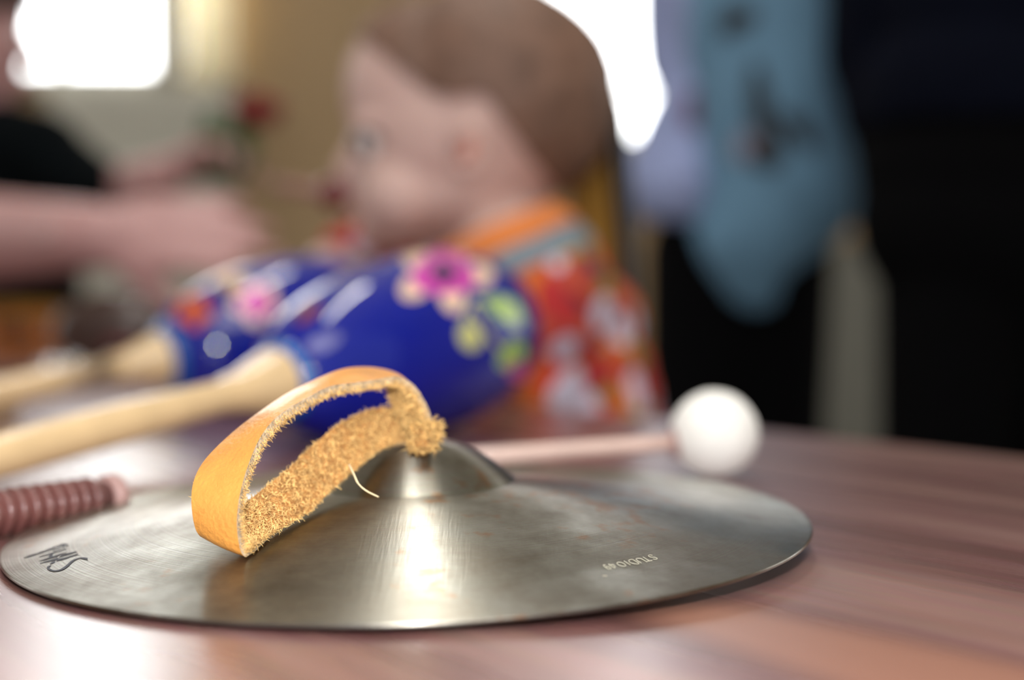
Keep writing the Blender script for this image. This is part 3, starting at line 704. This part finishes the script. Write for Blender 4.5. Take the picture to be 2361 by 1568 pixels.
def flower(bv, t, cx, cy, r, petal, inner, centre, n=5, ph=.3, asp=.75):
    for k in range(n):
        a = 2*math.pi*k/n+ph; px_, py_ = cx+math.cos(a)*r*.72, cy+math.sin(a)*r*.72*asp
        patch('painted_petal', bv, ell(px_, py_, r*.42, r*.42*asp, a), petal, t, off=.00025)
    patch('painted_blossom', bv, ell(cx, cy, r*.72, r*.72*asp, 0, 30, .08), inner, t, off=.0004)
    patch('painted_centre', bv, ell(cx, cy, r*.3, r*.3*asp, 0), centre, t, rings=3, off=.00055)
flower(b1, t1, 1022, 632, 102, M['cream'], M['magenta'], M['navy'], 5, math.radians(75), .68)
for (x, y, rx, ry, ro, mm) in ((1168, 716, 42, 27, .7, 'leaf'), (1135, 705, 24, 12, .9, 'leaf'), (1083, 776, 26, 34, -.4, 'leafyellow'), (1187, 808, 24, 24, .5, 'leaf'), (1165, 832, 20, 20, .2, 'leaf')):
    patch('painted_leaf', b1, ell(x, y, rx, ry, ro), M[mm], t1)
for pts in ([(1088, 712), (1112, 752), (1140, 792), (1160, 815)], [(1070, 745), (1085, 705), (1096, 690)], [(1120, 700), (1100, 690), (1086, 700)]):
    pyd('painted_stem', *stroke(b1, pts, [7]*len(pts), .0003), M['leafyellow'], t1)
patch('painted_bud', b1, ell(1190, 855, 21, 20), M['magenta'], t1)
patch('painted_petal', b1, ell(712, 722, 36, 14, -.75), M['maroonp'], t1)
t2, s2, b2 = maraca('blue maraca behind, farther from the cymbal, with a pink and an orange flower', (680, 765), .0425, .088, .060, (-190, 945), .0086, .0145)
flower(b2, t2, 590, 697, 52, M['cream'], M['magenta'], M['magenta'], 5, .4, .9)
flower(b2, t2, 447, 716, 40, M['orangep'], M['orangep'], M['maroonp'], 5, .2, .95)
flower(b2, t2, 530, 652, 34, M['tanp'], M['tanp'], M['orangep'], 4, .2, .7)

# ================================================================ felt mallet, rod with ridges, wooden beater
bc = PZ(1647, 1000, .0152); ml = thing('felt_mallet', 'mallet with a round white felt head behind the cymbal', 'mallet', (bc.x, bc.y, 0))
br = FPX and .0160*1.0
me = bpy.data.meshes.new('head'); bm = bmesh.new(); bmesh.ops.create_icosphere(bm, subdivisions=5, radius=.0152, matrix=Matrix.Translation(bc))
for v in bm.verts: d = (v.co-bc); v.co = bc+d*(1+.012*noise.noise(d*140))
bm.to_mesh(me); bm.free(); link('felt_head', me, M['felt'], ml)
sa = P(1556, 1020, bc.y-.002); se = PZ(720, 1085, .0045)
dd = (sa-se).normalized()
tube('stick', [se, se.lerp(sa, .5), sa-dd*.012, sa+dd*.004], [.0036, .0033, .0028, .0028], M['stick'], ml, n=24)
axis_lathe('collar', sa-dd*.0015, dd, [(0, .0028), (.0005, .0052), (.002, .0056), (.0035, .0048)], M['guiro_end'], ml, 32)
ga, gb = PZ(-260, 1222, .0064), PZ(268, 1143, .0064)
gd = (gb-ga); GL = gd.length; gd.normalize()
gu = thing('guiro_rod', 'dark red ribbed wooden rod at the left edge behind the cymbal', 'guiro', (gb.x, gb.y, 0))
pr = [(0, .004), (.001, .0058)]; x = .004
axis_lathe('core', ga, gd, [(0, .0048), (GL, .0048)], M['guiro'], gu, 32)
pitch = .0041; n = int((GL-.008)/pitch)
for k in range(n):
    c = .003+k*pitch
    axis_lathe('ridge', ga, gd, [(c-.0015, .0046), (c-.001, .0058), (c-.0004, .0064), (c+.0004, .0064), (c+.001, .0058), (c+.0015, .0046)], M['guiro'], gu, 32)
axis_lathe('end_cap', ga, gd, [(GL-.0045, .0048), (GL-.004, .0062), (GL-.0006, .0064), (GL, .0058), (GL+.0001, .001)], M['guiro_end'], gu, 32)
ba, bb = PZ(-330, 960, .008), PZ(45, 930, .008); bd = (bb-ba); bl = bd.length
bt = thing('wooden_beater', 'pale wooden beater with rounded end between the two maraca handles', 'beater', (bb.x, bb.y, 0))
axis_lathe('shaft', ba, bd, [(0, .003), (.003, .0042), (bl-.02, .0042)], M['wood'], bt, 24)
axis_lathe('knob', ba, bd, [(bl-.026, .004), (bl-.023, .0062), (bl-.015, .008), (bl-.008, .0076), (bl-.003, .0056), (bl-.0006, .0025), (bl, .0003)], M['wood'], bt, 32)

# ================================================================ far end of the table: tambourine and dark wooden block
def edge_y(px):  # depth of table edge at that pixel column
    return None
tc_ = PZ(20, 812, 0.0); tc_ = Vector((tc_.x-.02, tc_.y-.02, 0)) if tc_.y < 1.6 else P(20, 812, 1.45); tc_.z = 0
tm = thing('tambourine', 'orange wooden tambourine with steel jingles at the left edge of the table', 'tambourine', tc_)
TR = .085
def ringmesh(name, c, r0, r1, z0, z1, m, parent, n=64):
    vs, fs = [], []
    for r, z in ((r1, z0), (r1, z1), (r0, z1), (r0, z0)):
        for k in range(n): a = 2*math.pi*k/n; vs.append((c.x+r*math.cos(a), c.y+r*math.sin(a), z))
    for i in range(4):
        for k in range(n): a, b = i*n+k, i*n+(k+1) % n; a2, b2 = ((i+1) % 4)*n+k, ((i+1) % 4)*n+(k+1) % n; fs.append((a, b, b2, a2))
    return pyd(name, vs, fs, m, parent, smooth=False)
ringmesh('frame', tc_, TR-.006, TR, 0, .018, M['tamb'], tm); ringmesh('frame', tc_, TR-.006, TR, .034, .052, M['tamb'], tm)
for k in range(8):
    a = 2*math.pi*(k+.5)/8; c = tc_+Vector((math.cos(a), math.sin(a), 0))*(TR-.003)
    boxes('post', [(c.x-.006, c.x+.006, c.y-.003, c.y+.003, .016, .036)], M['tamb'], tm)
ringmesh('rim_band', tc_, TR, TR+.0015, .044, .0525, M['mustard'], tm)
axis_lathe('drum_skin', tc_+Vector((0, 0, .0505)), (0, 0, 1), [(0, TR-.007), (.001, TR-.007)], M['tambskin'], tm, 48)
for k in range(8):
    a = 2*math.pi*k/8+.1; c = tc_+Vector((math.cos(a), math.sin(a), 0))*(TR-.002)
    for q in (-1, 1):
        axis_lathe('jingle', c+Vector((0, 0, .026+q*.003)), (0, 0, q), [(0, .011), (.0005, .0112), (.0012, .009), (.0022, .004), (.0024, .0005)], M['steel'], tm, 24)
wbk = P(268, 745, 1.22); wbk.z = 0
wk = thing('wooden_block', 'dark brown wooden block instrument beneath the reaching hand', 'wooden block', wbk)
me = blob_mesh('block', [E_(wbk+Vector((0, 0, .033)), (.056, .03, .034)), E_(wbk+Vector((0, 0, .012)), (.05, .028, .0125))], .003, 3); link('body', me, M['darkwood'], wk)
tube('slot', [wbk+Vector((.0, -.029, .022)), wbk+Vector((.026, -.022, .022))], .004, M['darkred'], wk)
jb = P(215, 800, 1.05); jb.z = 0
jw = thing('jingle_ring', 'small ring of steel jingles in front of the dark wooden block', 'jingle ring', jb)
pts = [jb+Vector((.03*math.cos(a), .03*math.sin(a), .006)) for a in [2*math.pi*k/24 for k in range(25)]]
tube('ring', pts, .0025, M['darkwood'], jw, n=10)
for k in range(6):
    a = 2*math.pi*k/6+.3; c = jb+Vector((.03*math.cos(a), .03*math.sin(a), .009))
    me = bpy.data.meshes.new('bell'); bm = bmesh.new(); bmesh.ops.create_uvsphere(bm, u_segments=20, v_segments=12, radius=.0088, matrix=Matrix.Translation(c))
    bm.to_mesh(me); bm.free(); link('bell', me, M['steel'], jw)

# ================================================================ the child
YC = .97; s = YC/FPX
def c_(x, y, dy=0): return P(x, y, YC+dy)
def e_(x, y, rx, rz, ry, dy=0, rot=0): return E_(c_(x, y, dy), (rx*s, ry, rz*s), (0, rot, 0))
prims = [e_(1140, 225, 280, 255, .072), e_(985, 215, 190, 205, .060), e_(965, 400, 150, 160, .052), e_(1050, 440, 150, 120, .055),
         e_(925, 455, 90, 90, .030, -.028), e_(925, 455, 90, 90, .030, .028),
         e_(1060, 300, 250, 230, .066), K_(c_(880, 535), c_(1060, 480), 42*s, 90*s), K_(c_(850, 380), c_(800, 398), .010, .0085), e_(830, 345, 26, 50, .008), K_(c_(845, 300), c_(800, 395), .008, .009),
         e_(822, 448, 26, 16, .017), e_(826, 478, 24, 15, .015), e_(858, 532, 42, 36, .022),
         e_(862, 290, 50, 26, .02, -.03), e_(862, 290, 50, 26, .02, .03),
         K_(c_(1120, 440), c_(1190, 650), 125*s, 130*s), e_(1240, 760, 225, 170, .100), e_(1248, 845, 238, 170, .104), e_(1255, 930, 245, 200, .106), e_(1260, 1025, 262, 180, .112), e_(1272, 1200, 282, 180, .118), e_(1260, 1120, 275, 200, .115), e_(1280, 1290, 280, 170, .12),
         K_(c_(1200, 650, -.06), c_(1225, 690, -.10), .05, .046), K_(c_(1200, 650, .06), c_(1180, 680, .10), .05, .046)]
near_el = c_(1225, 868, -.10); near_wr = c_(1010, 852, -.09)
prims += [K_(c_(1225, 690, -.098), near_el, .036, .029), K_(near_el, near_wr, .028, .020)]
far_el = c_(850, 600, .10); far_wr = c_(735, 650, .05)
prims += [K_(c_(1180, 690, .10), far_el, .036, .029), K_(far_el, far_wr, .029, .02)]
prims += hand_prims(near_wr, (-1, .25, .02), (0, 0, 1), .62, .35, -1)
prims += hand_prims(far_wr, (-.8, -.3, -.45), (-.3, 0, 1), .55, .5, 1)
for sd in (-1, 1):
    hip = c_(1270, 1300, sd*.055); kn_ = hip+Vector((-.19, 0, .0)); ft = kn_+Vector((.0, 0, -.19))
    prims += [K_(hip, kn_, .055, .042), K_(kn_, ft, .04, .028), K_(ft, ft+Vector((-.06, 0, -.008)), .028, .02)]
# ears: a rim and a lobe
for sd in (-1, 1):
    ry = sd*.066
    for k in range(9):
        a0 = math.radians(-70+k*32); a1 = math.radians(-70+(k+1)*32)
        q = lambda a: c_(1078+30*math.sin(a+.2), 342-52*math.cos(a+.2), ry+sd*.008)
        prims.append(K_(q(a0), q(a1), .0042))
    prims += [e_(1068, 392, 16, 20, .006, ry+sd*.004), e_(1078, 345, 26, 46, .006, ry)]
child = thing('person', 'small child in a floral top with orange collar, seen in profile behind the table', 'person', c_(1240, 1300))
cm = blob_mesh('body', prims, .0035, 5)
sk = link('body', cm, M['skinchild'], child)
def hairline(x):   # lower limit of the hair, in image rows, by column
    k = [(770, -200), (810, 60), (850, 110), (900, 150), (950, 200), (1000, 240), (1060, 255), (1120, 250), (1160, 300), (1220, 380), (1290, 450), (1500, 500)]
    for (a, b), (c, d) in zip(k, k[1:]):
        if a <= x <= c: return b+(d-b)*(x-a)/(c-a)
    return -999 if x < 770 else 520
def hk(p):
    x, y = pix((p.x, YC, p.z)) if True else (0, 0); return y < hairline(x) and y < 515 and abs(p.y-YC) < .085
cutbody = cm
hm = shell_mesh('hair', cm, hk, .0035, .003, rip=lambda p: .0012*noise.noise(Vector((p.x*50, p.y*160, p.z*50)))+.0005*noise.noise(p*300))
link('hair', hm, M['hairchild'], child)
def gk(p):
    x, y = pix((p.x, YC, p.z)); return x, y, y+.42*(x-1170)
def gt(p):
    x, y = pix(p); return x, y, y+.42*(x-1170)
def k_col(p): x, y, g = gt(p); return 525 < g < 584 and x > 990 and p.z < c_(0, 470).z
def k_yoke(p): x, y, g = gt(p); return 584 <= g < 648 and x > 1000
def k_smock(p):
    x, y, g = gt(p)
    if (p-far_wr).length < .03 or p.x < far_wr.x+.004: return False
    if p.y > YC+.045 and x < 1040: return p.z > c_(0, 900).z and y > 520
    if (p-near_wr).length < .03 or p.x < near_wr.x: return False
    return g >= 648 and y < 1400 and x > 880
link('collar', shell_mesh('collar', cm, k_col, .006, .005), M['collar'], child)['label'] = 'orange knitted collar'
link('yoke', shell_mesh('yoke', cm, k_yoke, .0045, .003), M['yoke'], child)['label'] = 'grey blue shoulder yoke'
link('smock', shell_mesh('smock', cm, k_smock, .005, .003, rip=lambda p: .002*noise.noise(p*30)), M['floral'], child)['label'] = 'red and orange floral smock'
link('trousers', shell_mesh('trousers', cm, lambda p: pix((p.x, YC, p.z))[1] >= 1390 and p.z > c_(0, 1300).z-.17, .004, .003), M['yoke'], child)
for sd in (-1, 1):
    ec = c_(853, 330, sd*.034)
    me = bpy.data.meshes.new('eye'); bm = bmesh.new(); bmesh.ops.create_uvsphere(bm, u_segments=24, v_segments=16, radius=.0105, matrix=Matrix.Translation(ec)); bm.to_mesh(me); bm.free()
    eo = link('eye', me, M['eyewhite'], child)
    axis_lathe('iris', ec, (-.85, sd*.5, -.2), [(.0070, .0081), (.0090, .0070), (.0107, .0040), (.0112, .0003)], M['iris'], child, 24)
    tube('eyelashes', [c_(832, 312, sd*.030), c_(842, 303, sd*.042), c_(866, 308, sd*.0475), c_(880, 322, sd*.0485)], [.001, .002, .002, .001], M['iris'], child)
    tube('eyebrow', [c_(826, 288, sd*.020), c_(850, 276, sd*.036), c_(885, 284, sd*.046)], [.0016, .0022, .0012], M['hairchild'], child)
link('lips', blob_mesh('lips', [e_(806, 452, 13, 8, .012), e_(810, 466, 12, 8, .011)], .002, 3), M['lip'], child)
tube('ear_hollow', [c_(1068, 372, -.0745), c_(1078, 350, -.0755), c_(1086, 325, -.0745)], [.003, .0042, .003], M['ear'], child)
st = thing('wooden_stick', 'thin pinkish wooden stick with a dark red end at the child\'s lips', 'stick', c_(780, 445, .0))
sv = c_(795, 450, 0)-c_(625, 425, .03); sl = sv.length
axis_lathe('shaft', c_(625, 425, .03), sv, [(0, .001), (.001, .0042), (sl-.012, .0046)], M['spoon'], st, 24)
axis_lathe('tip', c_(625, 425, .03), sv, [(sl-.020, .0046), (sl-.018, .008), (sl-.008, .011), (sl+.001, .009), (sl+.005, .003)], M['darkred'], st, 24)

# child's chair: mustard pad in a black frame
ch = thing('chair', 'black framed chair with mustard upholstered back behind the child', 'chair', (c_(1400, 0).x, YC+.02, FZ))
sx = c_(1300, 0).x
def cp(x, y, dy): return P(x, y, YC+dy)
posts = []
for dy in (.0, .26):
    top_ = cr([tuple(cp(1385, 190, dy)), tuple(cp(1418, 260, dy)), tuple(cp(1432, 420, dy)), tuple(cp(1448, 640, dy)), tuple(cp(1470, 1350, dy)), (cp(1500, 1350, dy).x, YC+dy, FZ)], 8)
    tube('post', top_, .0075, M['blackframe'], ch, n=14)
    fx = cp(1230, 1400, dy); tube('leg', [(sx-.2, YC+dy, FZ), (sx-.19, YC+dy, c_(0, 1460).z)], .011, M['blackframe'], ch, n=14)
tube('top_rail', [cp(1385, 190, 0), cp(1385, 190, .26)], .0075, M['blackframe'], ch)
me = blob_mesh('pad', [K_(cp(1388, 330, .04), cp(1388, 330, .22), .013), K_(cp(1400, 480, .04), cp(1400, 480, .22), .016), K_(cp(1415, 640, .04), cp(1415, 640, .22), .016),
     E_(cp(1392, 400, .13), (.016, .11, .035)), E_(cp(1402, 480, .13), (.018, .11, .05)), E_(cp(1408, 570, .13), (.018, .11, .05)), E_(cp(1370, 480, .05), (.02, .03, .05)), E_(cp(1370, 560, .05), (.02, .03, .045))], .004, 8)
link('back_pad', me, M['mustard'], ch)
zs = c_(0, 1480).z
boxes('seat', [(sx-.24, sx+.06, YC-.03, YC+.29, zs-.045, zs-.005)], M['mustard'], ch, bevel=.012)

# ================================================================ adult at the left, reaching over the table
def A(x, y, Y): return P(x, y, Y)
ya = 1.85
def A2(x, y, Y): return P(60+(x-60)*.854, 250+(y-250)*.854, Y)
ad = thing('person', 'adult in a black shirt at the left edge, reaching a bare arm over the table', 'person', (A(-150, 0, ya+.15).x, ya+.15, FZ))
pr = [E_(A2(-120, -60, ya), (.092, .078, .105)), E_(A2(-70, 60, ya), (.062, .062, .085)), K_(A2(-10, 200, ya), A2(-90, 150, ya), .024, .045), K_(A2(60, 60, ya-.01), A2(84, 118, ya-.015), .008, .0125),
      E_(A2(58, 175, ya-.01), (.012, .02, .010)), K_(A2(-110, 140, ya+.01), A2(-110, 330, ya+.03), .055, .062),
      E_(A2(-110, 480, ya+.03), (.15, .11, .13)), E_(A2(-110, 800, ya+.03), (.15, .11, .18)), E_(A2(-110, 1200, ya+.03), (.16, .12, .2)),
      K_(A2(-130, 360, ya), A2(90, 385, ya-.02), .06, .055), K_(A2(-110, 340, ya+.02), A2(-230, 370, ya-.06), .07, .06)]
# reaching arm (nearer)
el = A(-250, 560, 1.45); wr = A(225, 545, 1.25)
pr += [K_(A2(-230, 370, ya-.06), el, .055, .045), K_(el, A(0, 548, 1.35), .044, .042), K_(A(0, 548, 1.35), wr, .041, .030)]
pr += hand_prims(wr, (1, -.03, .03), (.1, -.85, .5), 1.0, .17, 1, .1)
# far arm with the flower
el2 = A(230, 465, 1.80); wr2 = A(385, 405, 1.70)
pr += [K_(A2(90, 385, ya-.02), el2, .05, .038), K_(el2, wr2, .036, .026)]
pr += hand_prims(wr2, (.85, -.1, .45), (-.3, .3, .9), .85, .75, -1)
hipA = A2(-110, 1450, ya+.03)
for sd in (-1, 1):
    h = hipA+Vector((sd*.085, 0, 0)); k_ = h+Vector((0, -.02, -.19)); f_ = Vector((k_.x, k_.y+.02, FZ+.04))
    pr += [K_(h, k_, .08, .055), K_(k_, f_, .052, .035), K_(f_, f_+Vector((0, -.12, -.01)), .035, .028)]
am = blob_mesh('body', pr, .006, 5); link('body', am, M['skina'], ad)
def pa(p, Y=None): return pix(p)
link('hair', shell_mesh('hair', am, lambda p: abs(p.y-ya) < .12 and ((pix(p)[1] < 18) or (pix(p)[0] < -120 and pix(p)[1] < 130)), .008, .006, rip=lambda p: .004*noise.noise(p*60)), M['hairdark'], ad)
def ks(p):
    x, y = pix(p)
    if p.y < 1.55 and x > -300: return False
    if x > 262 and y < 700: return False
    return y > 252 and p.z > hipA.z-.02 
link('shirt', shell_mesh('shirt', am, ks, .010, .004, rip=lambda p: .004*noise.noise(p*12)), M['blackshirt'], ad)['label'] = 'black long shirt'
link('trousers', shell_mesh('trousers', am, lambda p: p.z <= hipA.z-.02 and p.z > FZ+.08, .008, .004), M['navycloth'], ad)
link('shoes', shell_mesh('shoes', am, lambda p: p.z <= FZ+.08, .006, .004), M['black'], ad)
for px_ in (40,):
    ec = A2(52, 58, ya-.045); me = bpy.data.meshes.new('eye'); bm = bmesh.new(); bmesh.ops.create_uvsphere(bm, u_segments=20, v_segments=12, radius=.0100, matrix=Matrix.Translation(ec+Vector((-.002,.004,0)))); bm.to_mesh(me); bm.free()
    link('eye', me, M['eyewhite'], ad); axis_lathe('iris', ec, (.8, -.5, -.2), [(.009, .006), (.0108, .0055), (.0117, .003), (.0119, .0003)], M['iris'], ad, 20)

# red flower held in the far hand
yf = 1.68
fl = thing('flower', 'red flower with green leaf held up in the left adult\'s far hand', 'flower', A(590, 255, yf))
tube('stem', cr([tuple(A(470, 420, yf)), tuple(A(520, 370, yf)), tuple(A(560, 320, yf)), tuple(A(585, 275, yf))], 6), .0028, M['stem'], fl)
for k in range(3):
    for j in range(6):
        a = 2*math.pi*j/6+k*.5; r = .008+.007*k; c = A(592, 255, yf)+Vector((math.cos(a)*r, math.sin(a)*r, -.002*k))
        me = blob_mesh('petal', [E_(c, (.006, .014, .019-.001*k), (.2, .25+.15*k, a))], .0025, 2); link('petal', me, M['rose'], fl)
def leafm(a, b, wd, par):
    a, b = Vector(a), Vector(b); d = b-a; sdv = d.cross(Vector((0, 1, 0))).normalized(); vs, fs = [], []
    n = 8
    for i in range(n+1):
        t = i/n; w_ = wd*math.sin(math.pi*min(.98, t*.9+.06)); c = a+d*t
        for q in (-1, 0, 1): vs.append(c+sdv*w_*q+Vector((0, -.004 if q else 0, 0)))
        for q in (-1, 0, 1): vs.append(c+sdv*w_*q+Vector((0, .0012-(.004 if q else 0), 0)))
    for i in range(n):
        o_ = i*6
        for q in (0, 1): fs.append((o_+q, o_+q+1, o_+q+7, o_+q+6)); fs.append((o_+q+3, o_+q+9, o_+q+10, o_+q+4))
        fs += [(o_, o_+6, o_+9, o_+3), (o_+2, o_+5, o_+11, o_+8)]
    return pyd('leaf', vs, fs, M['stem'], par)
leafm(A(550, 420, yf), A(478, 262, yf), .028, fl); leafm(A(560, 400, yf), A(548, 280, yf), .02, fl)

# ================================================================ standing adults
def standing(label, hx, Y, hip_px, z_sh, mats, legs, torso, extra, loc):
    pass
def figure(t, X, Y, wd, legx, face):
    """standing adult: hips half-width wd, legs at the given world x; returns the body mesh"""
    zc = .10; pr = [E_((X, Y, .20), (wd, .115, .14)), E_((X, Y, .42), (wd*.92, .10, .16)), E_((X, Y, .60), (wd*.98, .105, .14)),
        K_((X-wd*.85, Y, .66), (X+wd*.85, Y, .66), .055, .055), K_((X, Y, .70), (X, Y-.01, .80), .055, .052), E_((X, Y-.01, .90), (.075, .092, .115)), E_((X, Y-.03, .86), (.062, .06, .085)), K_((X, Y-.07, .80), (X, Y-.02, .78), .04, .05)]
    for k, (lx, ly) in enumerate(legx):
        h = Vector((X+(lx-X)*.75, Y, .12)); kn = Vector((lx, Y+ly-.01, FZ+.44)); an = Vector((lx, Y+ly+.01, FZ+.09))
        pr += [K_(h, kn, .085, .062), K_(kn, an, .058, .038), K_(an, an+Vector((0, -.14, -.045)), .038, .03)]
    for sd in (-1, 1):
        sh = Vector((X+sd*wd*.95, Y, .65))
        if face == 'behind':
            el = Vector((X+sd*wd*1.0, Y+.07, .42)); wr = Vector((X+sd*.05, Y+.125, .30)); pr += [K_(sh, el, .044, .036), K_(el, wr, .034, .024)]
            pr += hand_prims(wr, (-sd*.5, .1, -.9), (0, 1, .1), .85, .3, sd)
        else:
            el = Vector((X+sd*wd*.98, Y+.04, .37)); wr = Vector((X+sd*wd*.80, Y+.01, .16)); pr += [K_(sh, el, .050, .042), K_(el, wr, .040, .030)]
        pr += [E_((X+sd*.073, Y+.0, .885), (.008, .018, .028))]
    pr += [E_((X, Y-.085, .833), (.022, .012, .007)), E_((X, Y-.085, .845), (.022, .011, .006)), E_((X, Y-.075, .805), (.024, .02, .016)), K_((X, Y-.088, .905), (X, Y-.102, .868), .008, .011)]
    return pr
def face_parts(t, X, Y):
    for sd in (-1, 1):
        ec = Vector((X+sd*.028, Y-.083, .893)); me = bpy.data.meshes.new('eye'); bm = bmesh.new(); bmesh.ops.create_uvsphere(bm, u_segments=20, v_segments=12, radius=.0125, matrix=Matrix.Translation(ec)); bm.to_mesh(me); bm.free()
        link('eye', me, M['eyewhite'], t); axis_lathe('iris', ec, (0, -1, 0), [(.010, .006), (.0118, .0055), (.0127, .003), (.0129, .0003)], M['iris'], t, 20)
        tube('eyebrow', [(X+sd*.012, Y-.098, .914), (X+sd*.03, Y-.096, .919), (X+sd*.048, Y-.080, .912)], [.002, .003, .0015], M['hairdark'], t)
    link('lips', blob_mesh('lips', [E_((X, Y-.091, .835), (.02, .009, .005)), E_((X, Y-.091, .843), (.018, .008, .004))], .002, 2), M['lip'], t)
# B: lavender shirt under a hanging teal garment, black trousers
yb = 2.1; XB = P(1740, 0, yb).x
B = thing('person', 'standing adult in black trousers with a lavender shirt and a hanging teal wrap', 'person', (XB, yb, FZ))
lx1, lx2 = P(1600, 0, yb).x, P(1790, 0, yb).x
prB = figure(B, XB, yb, .115, ((lx1, 0), (lx2, .02)), 'behind')
face_parts(B, XB, yb)
bmh = blob_mesh('body', prB, .008, 6); link('body', bmh, M['skinb'], B)
link('hair', shell_mesh('hair', bmh, lambda p: p.z > .80 and (p.y > yb-.02 or p.z > .955), .012, .008, rip=lambda p: .005*noise.noise(p*50)), M['hairdark'], B)
link('trousers', shell_mesh('trousers', bmh, lambda p: FZ+.09 < p.z < .25 and not p.y > yb+.135, .008, .004), M['black'], B)['label'] = 'black trousers'
link('shoes', shell_mesh('shoes', bmh, lambda p: p.z <= FZ+.10, .008, .004), M['black'], B)
shp = [E_((XB, yb, .48), (.128, .115, .19)), E_((XB, yb, .25), (.128, .11, .20)), K_((XB-.10, yb, .64), (XB+.10, yb, .64), .062, .062), E_((XB, yb-.01, .66), (.08, .07, .06)),
       K_(P(1630, -100, yb), P(1592, 190, yb), .05, .045), K_(P(1592, 190, yb), P(1525, 430, yb-.02), .045, .056), K_(P(1525, 430, yb-.02), P(1560, 440, yb-.05), .056, .06),
       K_((XB-.11, yb, .65), (XB-.115, yb+.07, .44), .052, .043), K_((XB+.11, yb, .65), (XB+.115, yb+.07, .44), .052, .043), K_((XB-.115, yb+.07, .42), (XB-.06, yb+.12, .33), .042, .034), K_((XB+.115, yb+.07, .42), (XB+.06, yb+.12, .33), .042, .034)]
shm = blob_mesh('shirt', shp, .007, 16)
link('shirt', shell_mesh('shirt', shm, lambda p: pix(p)[1] < 508 and p.z < .725, .004, .004, rip=lambda p: .008*noise.noise(Vector((p.x*22, p.y*22, p.z*4)))), M['lavender'], B)['label'] = 'lavender blue shirt'
wpp = [E_((XB+.015, yb-.01, .47), (.135, .135, .19)), K_(P(1778, -150, yb-.04), P(1795, 230, yb-.04), .10, .118), K_(P(1795, 230, yb-.04), P(1800, 420, yb-.04), .118, .118), K_(P(1800, 420, yb-.04), P(1745, 540, yb-.05), .116, .092), K_(P(1745, 540, yb-.05), P(1735, 650, yb-.05), .092, .058)]
wpm = blob_mesh('wrap', wpp, .007, 16)
def hem(x):
    k = [(1400, 400), (1600, 470), (1640, 600), (1690, 690), (1740, 712), (1785, 700), (1805, 640), (1900, 575), (1980, 490), (2100, 460)]
    for (a, b), (c, d) in zip(k, k[1:]):
        if a <= x <= c: return b+(d-b)*(x-a)/(c-a)
    return 400
kw = lambda p: pix(p)[1] < hem(pix(p)[0]) and pix(p)[0] > 1595 and p.z < .68
rp = lambda p: .010*noise.noise(Vector((p.x*20, p.y*20, p.z*3)))
wr_o = link('wrap', shell_mesh('wrap', wpm, kw, .006, .005, rip=rp), M['teal'], B); wr_o['label'] = 'teal blue wrap with a hanging point'
wv_ = bvh_of(wr_o)
for (x, y, rx, ry, ro, mm) in ((1700, 45, 46, 30, -.5, 'motif'), (1752, 235, 26, 85, -.1, 'motif'), (1770, 345, 40, 50, .3, 'motif'), (1840, 300, 60, 22, .8, 'motif'), (1722, 340, 32, 36, 0, 'motifpale')):
    patch('printed_motif', wv_, ell(x, y, rx, ry, ro, 20, .12), M[mm], B, off=.004)
sv_ = bvh_of([o for o in C.objects if o.parent is B and o.name.startswith('shirt')][0])
patch('printed_motif', sv_, ell(1598, 255, 22, 45, 0), M['motifred'], B, off=.004)
# C: all black, navy jacket
yc = 1.8; XC = P(2330, 0, yc).x
Cc_ = thing('person', 'standing adult in black trousers and dark navy jacket at the right edge', 'person', (XC, yc, FZ))
l1, l2 = P(2172, 0, yc).x, P(2520, 0, yc).x
prC = figure(Cc_, XC, yc, .165, ((l1, 0), (l2, .02)), None)
prC += [E_((XC, yc, .16), (.182, .12, .14)), E_((XC, yc, .30), (.18, .12, .14)), E_((XC, yc, .23), (.182, .12, .15))]
face_parts(Cc_, XC, yc)
cmh = blob_mesh('body', prC, .008, 6); link('body', cmh, M['skinb'], Cc_)
link('hair', shell_mesh('hair', cmh, lambda p: p.z > .80 and (p.y > yc-.02 or p.z > .955), .012, .008, rip=lambda p: .005*noise.noise(p*50)), M['hairdark'], Cc_)
link('trousers', shell_mesh('trousers', cmh, lambda p: FZ+.09 < p.z < .30, .012, .004), M['black'], Cc_)['label'] = 'black trousers'
link('shoes', shell_mesh('shoes', cmh, lambda p: p.z <= FZ+.10, .008, .004), M['black'], Cc_)
link('jacket', shell_mesh('jacket', cmh, lambda p: .28 < p.z < .73, .022, .006, rip=lambda p: .008*noise.noise(p*9)), M['navycloth'], Cc_)['label'] = 'dark navy jacket'
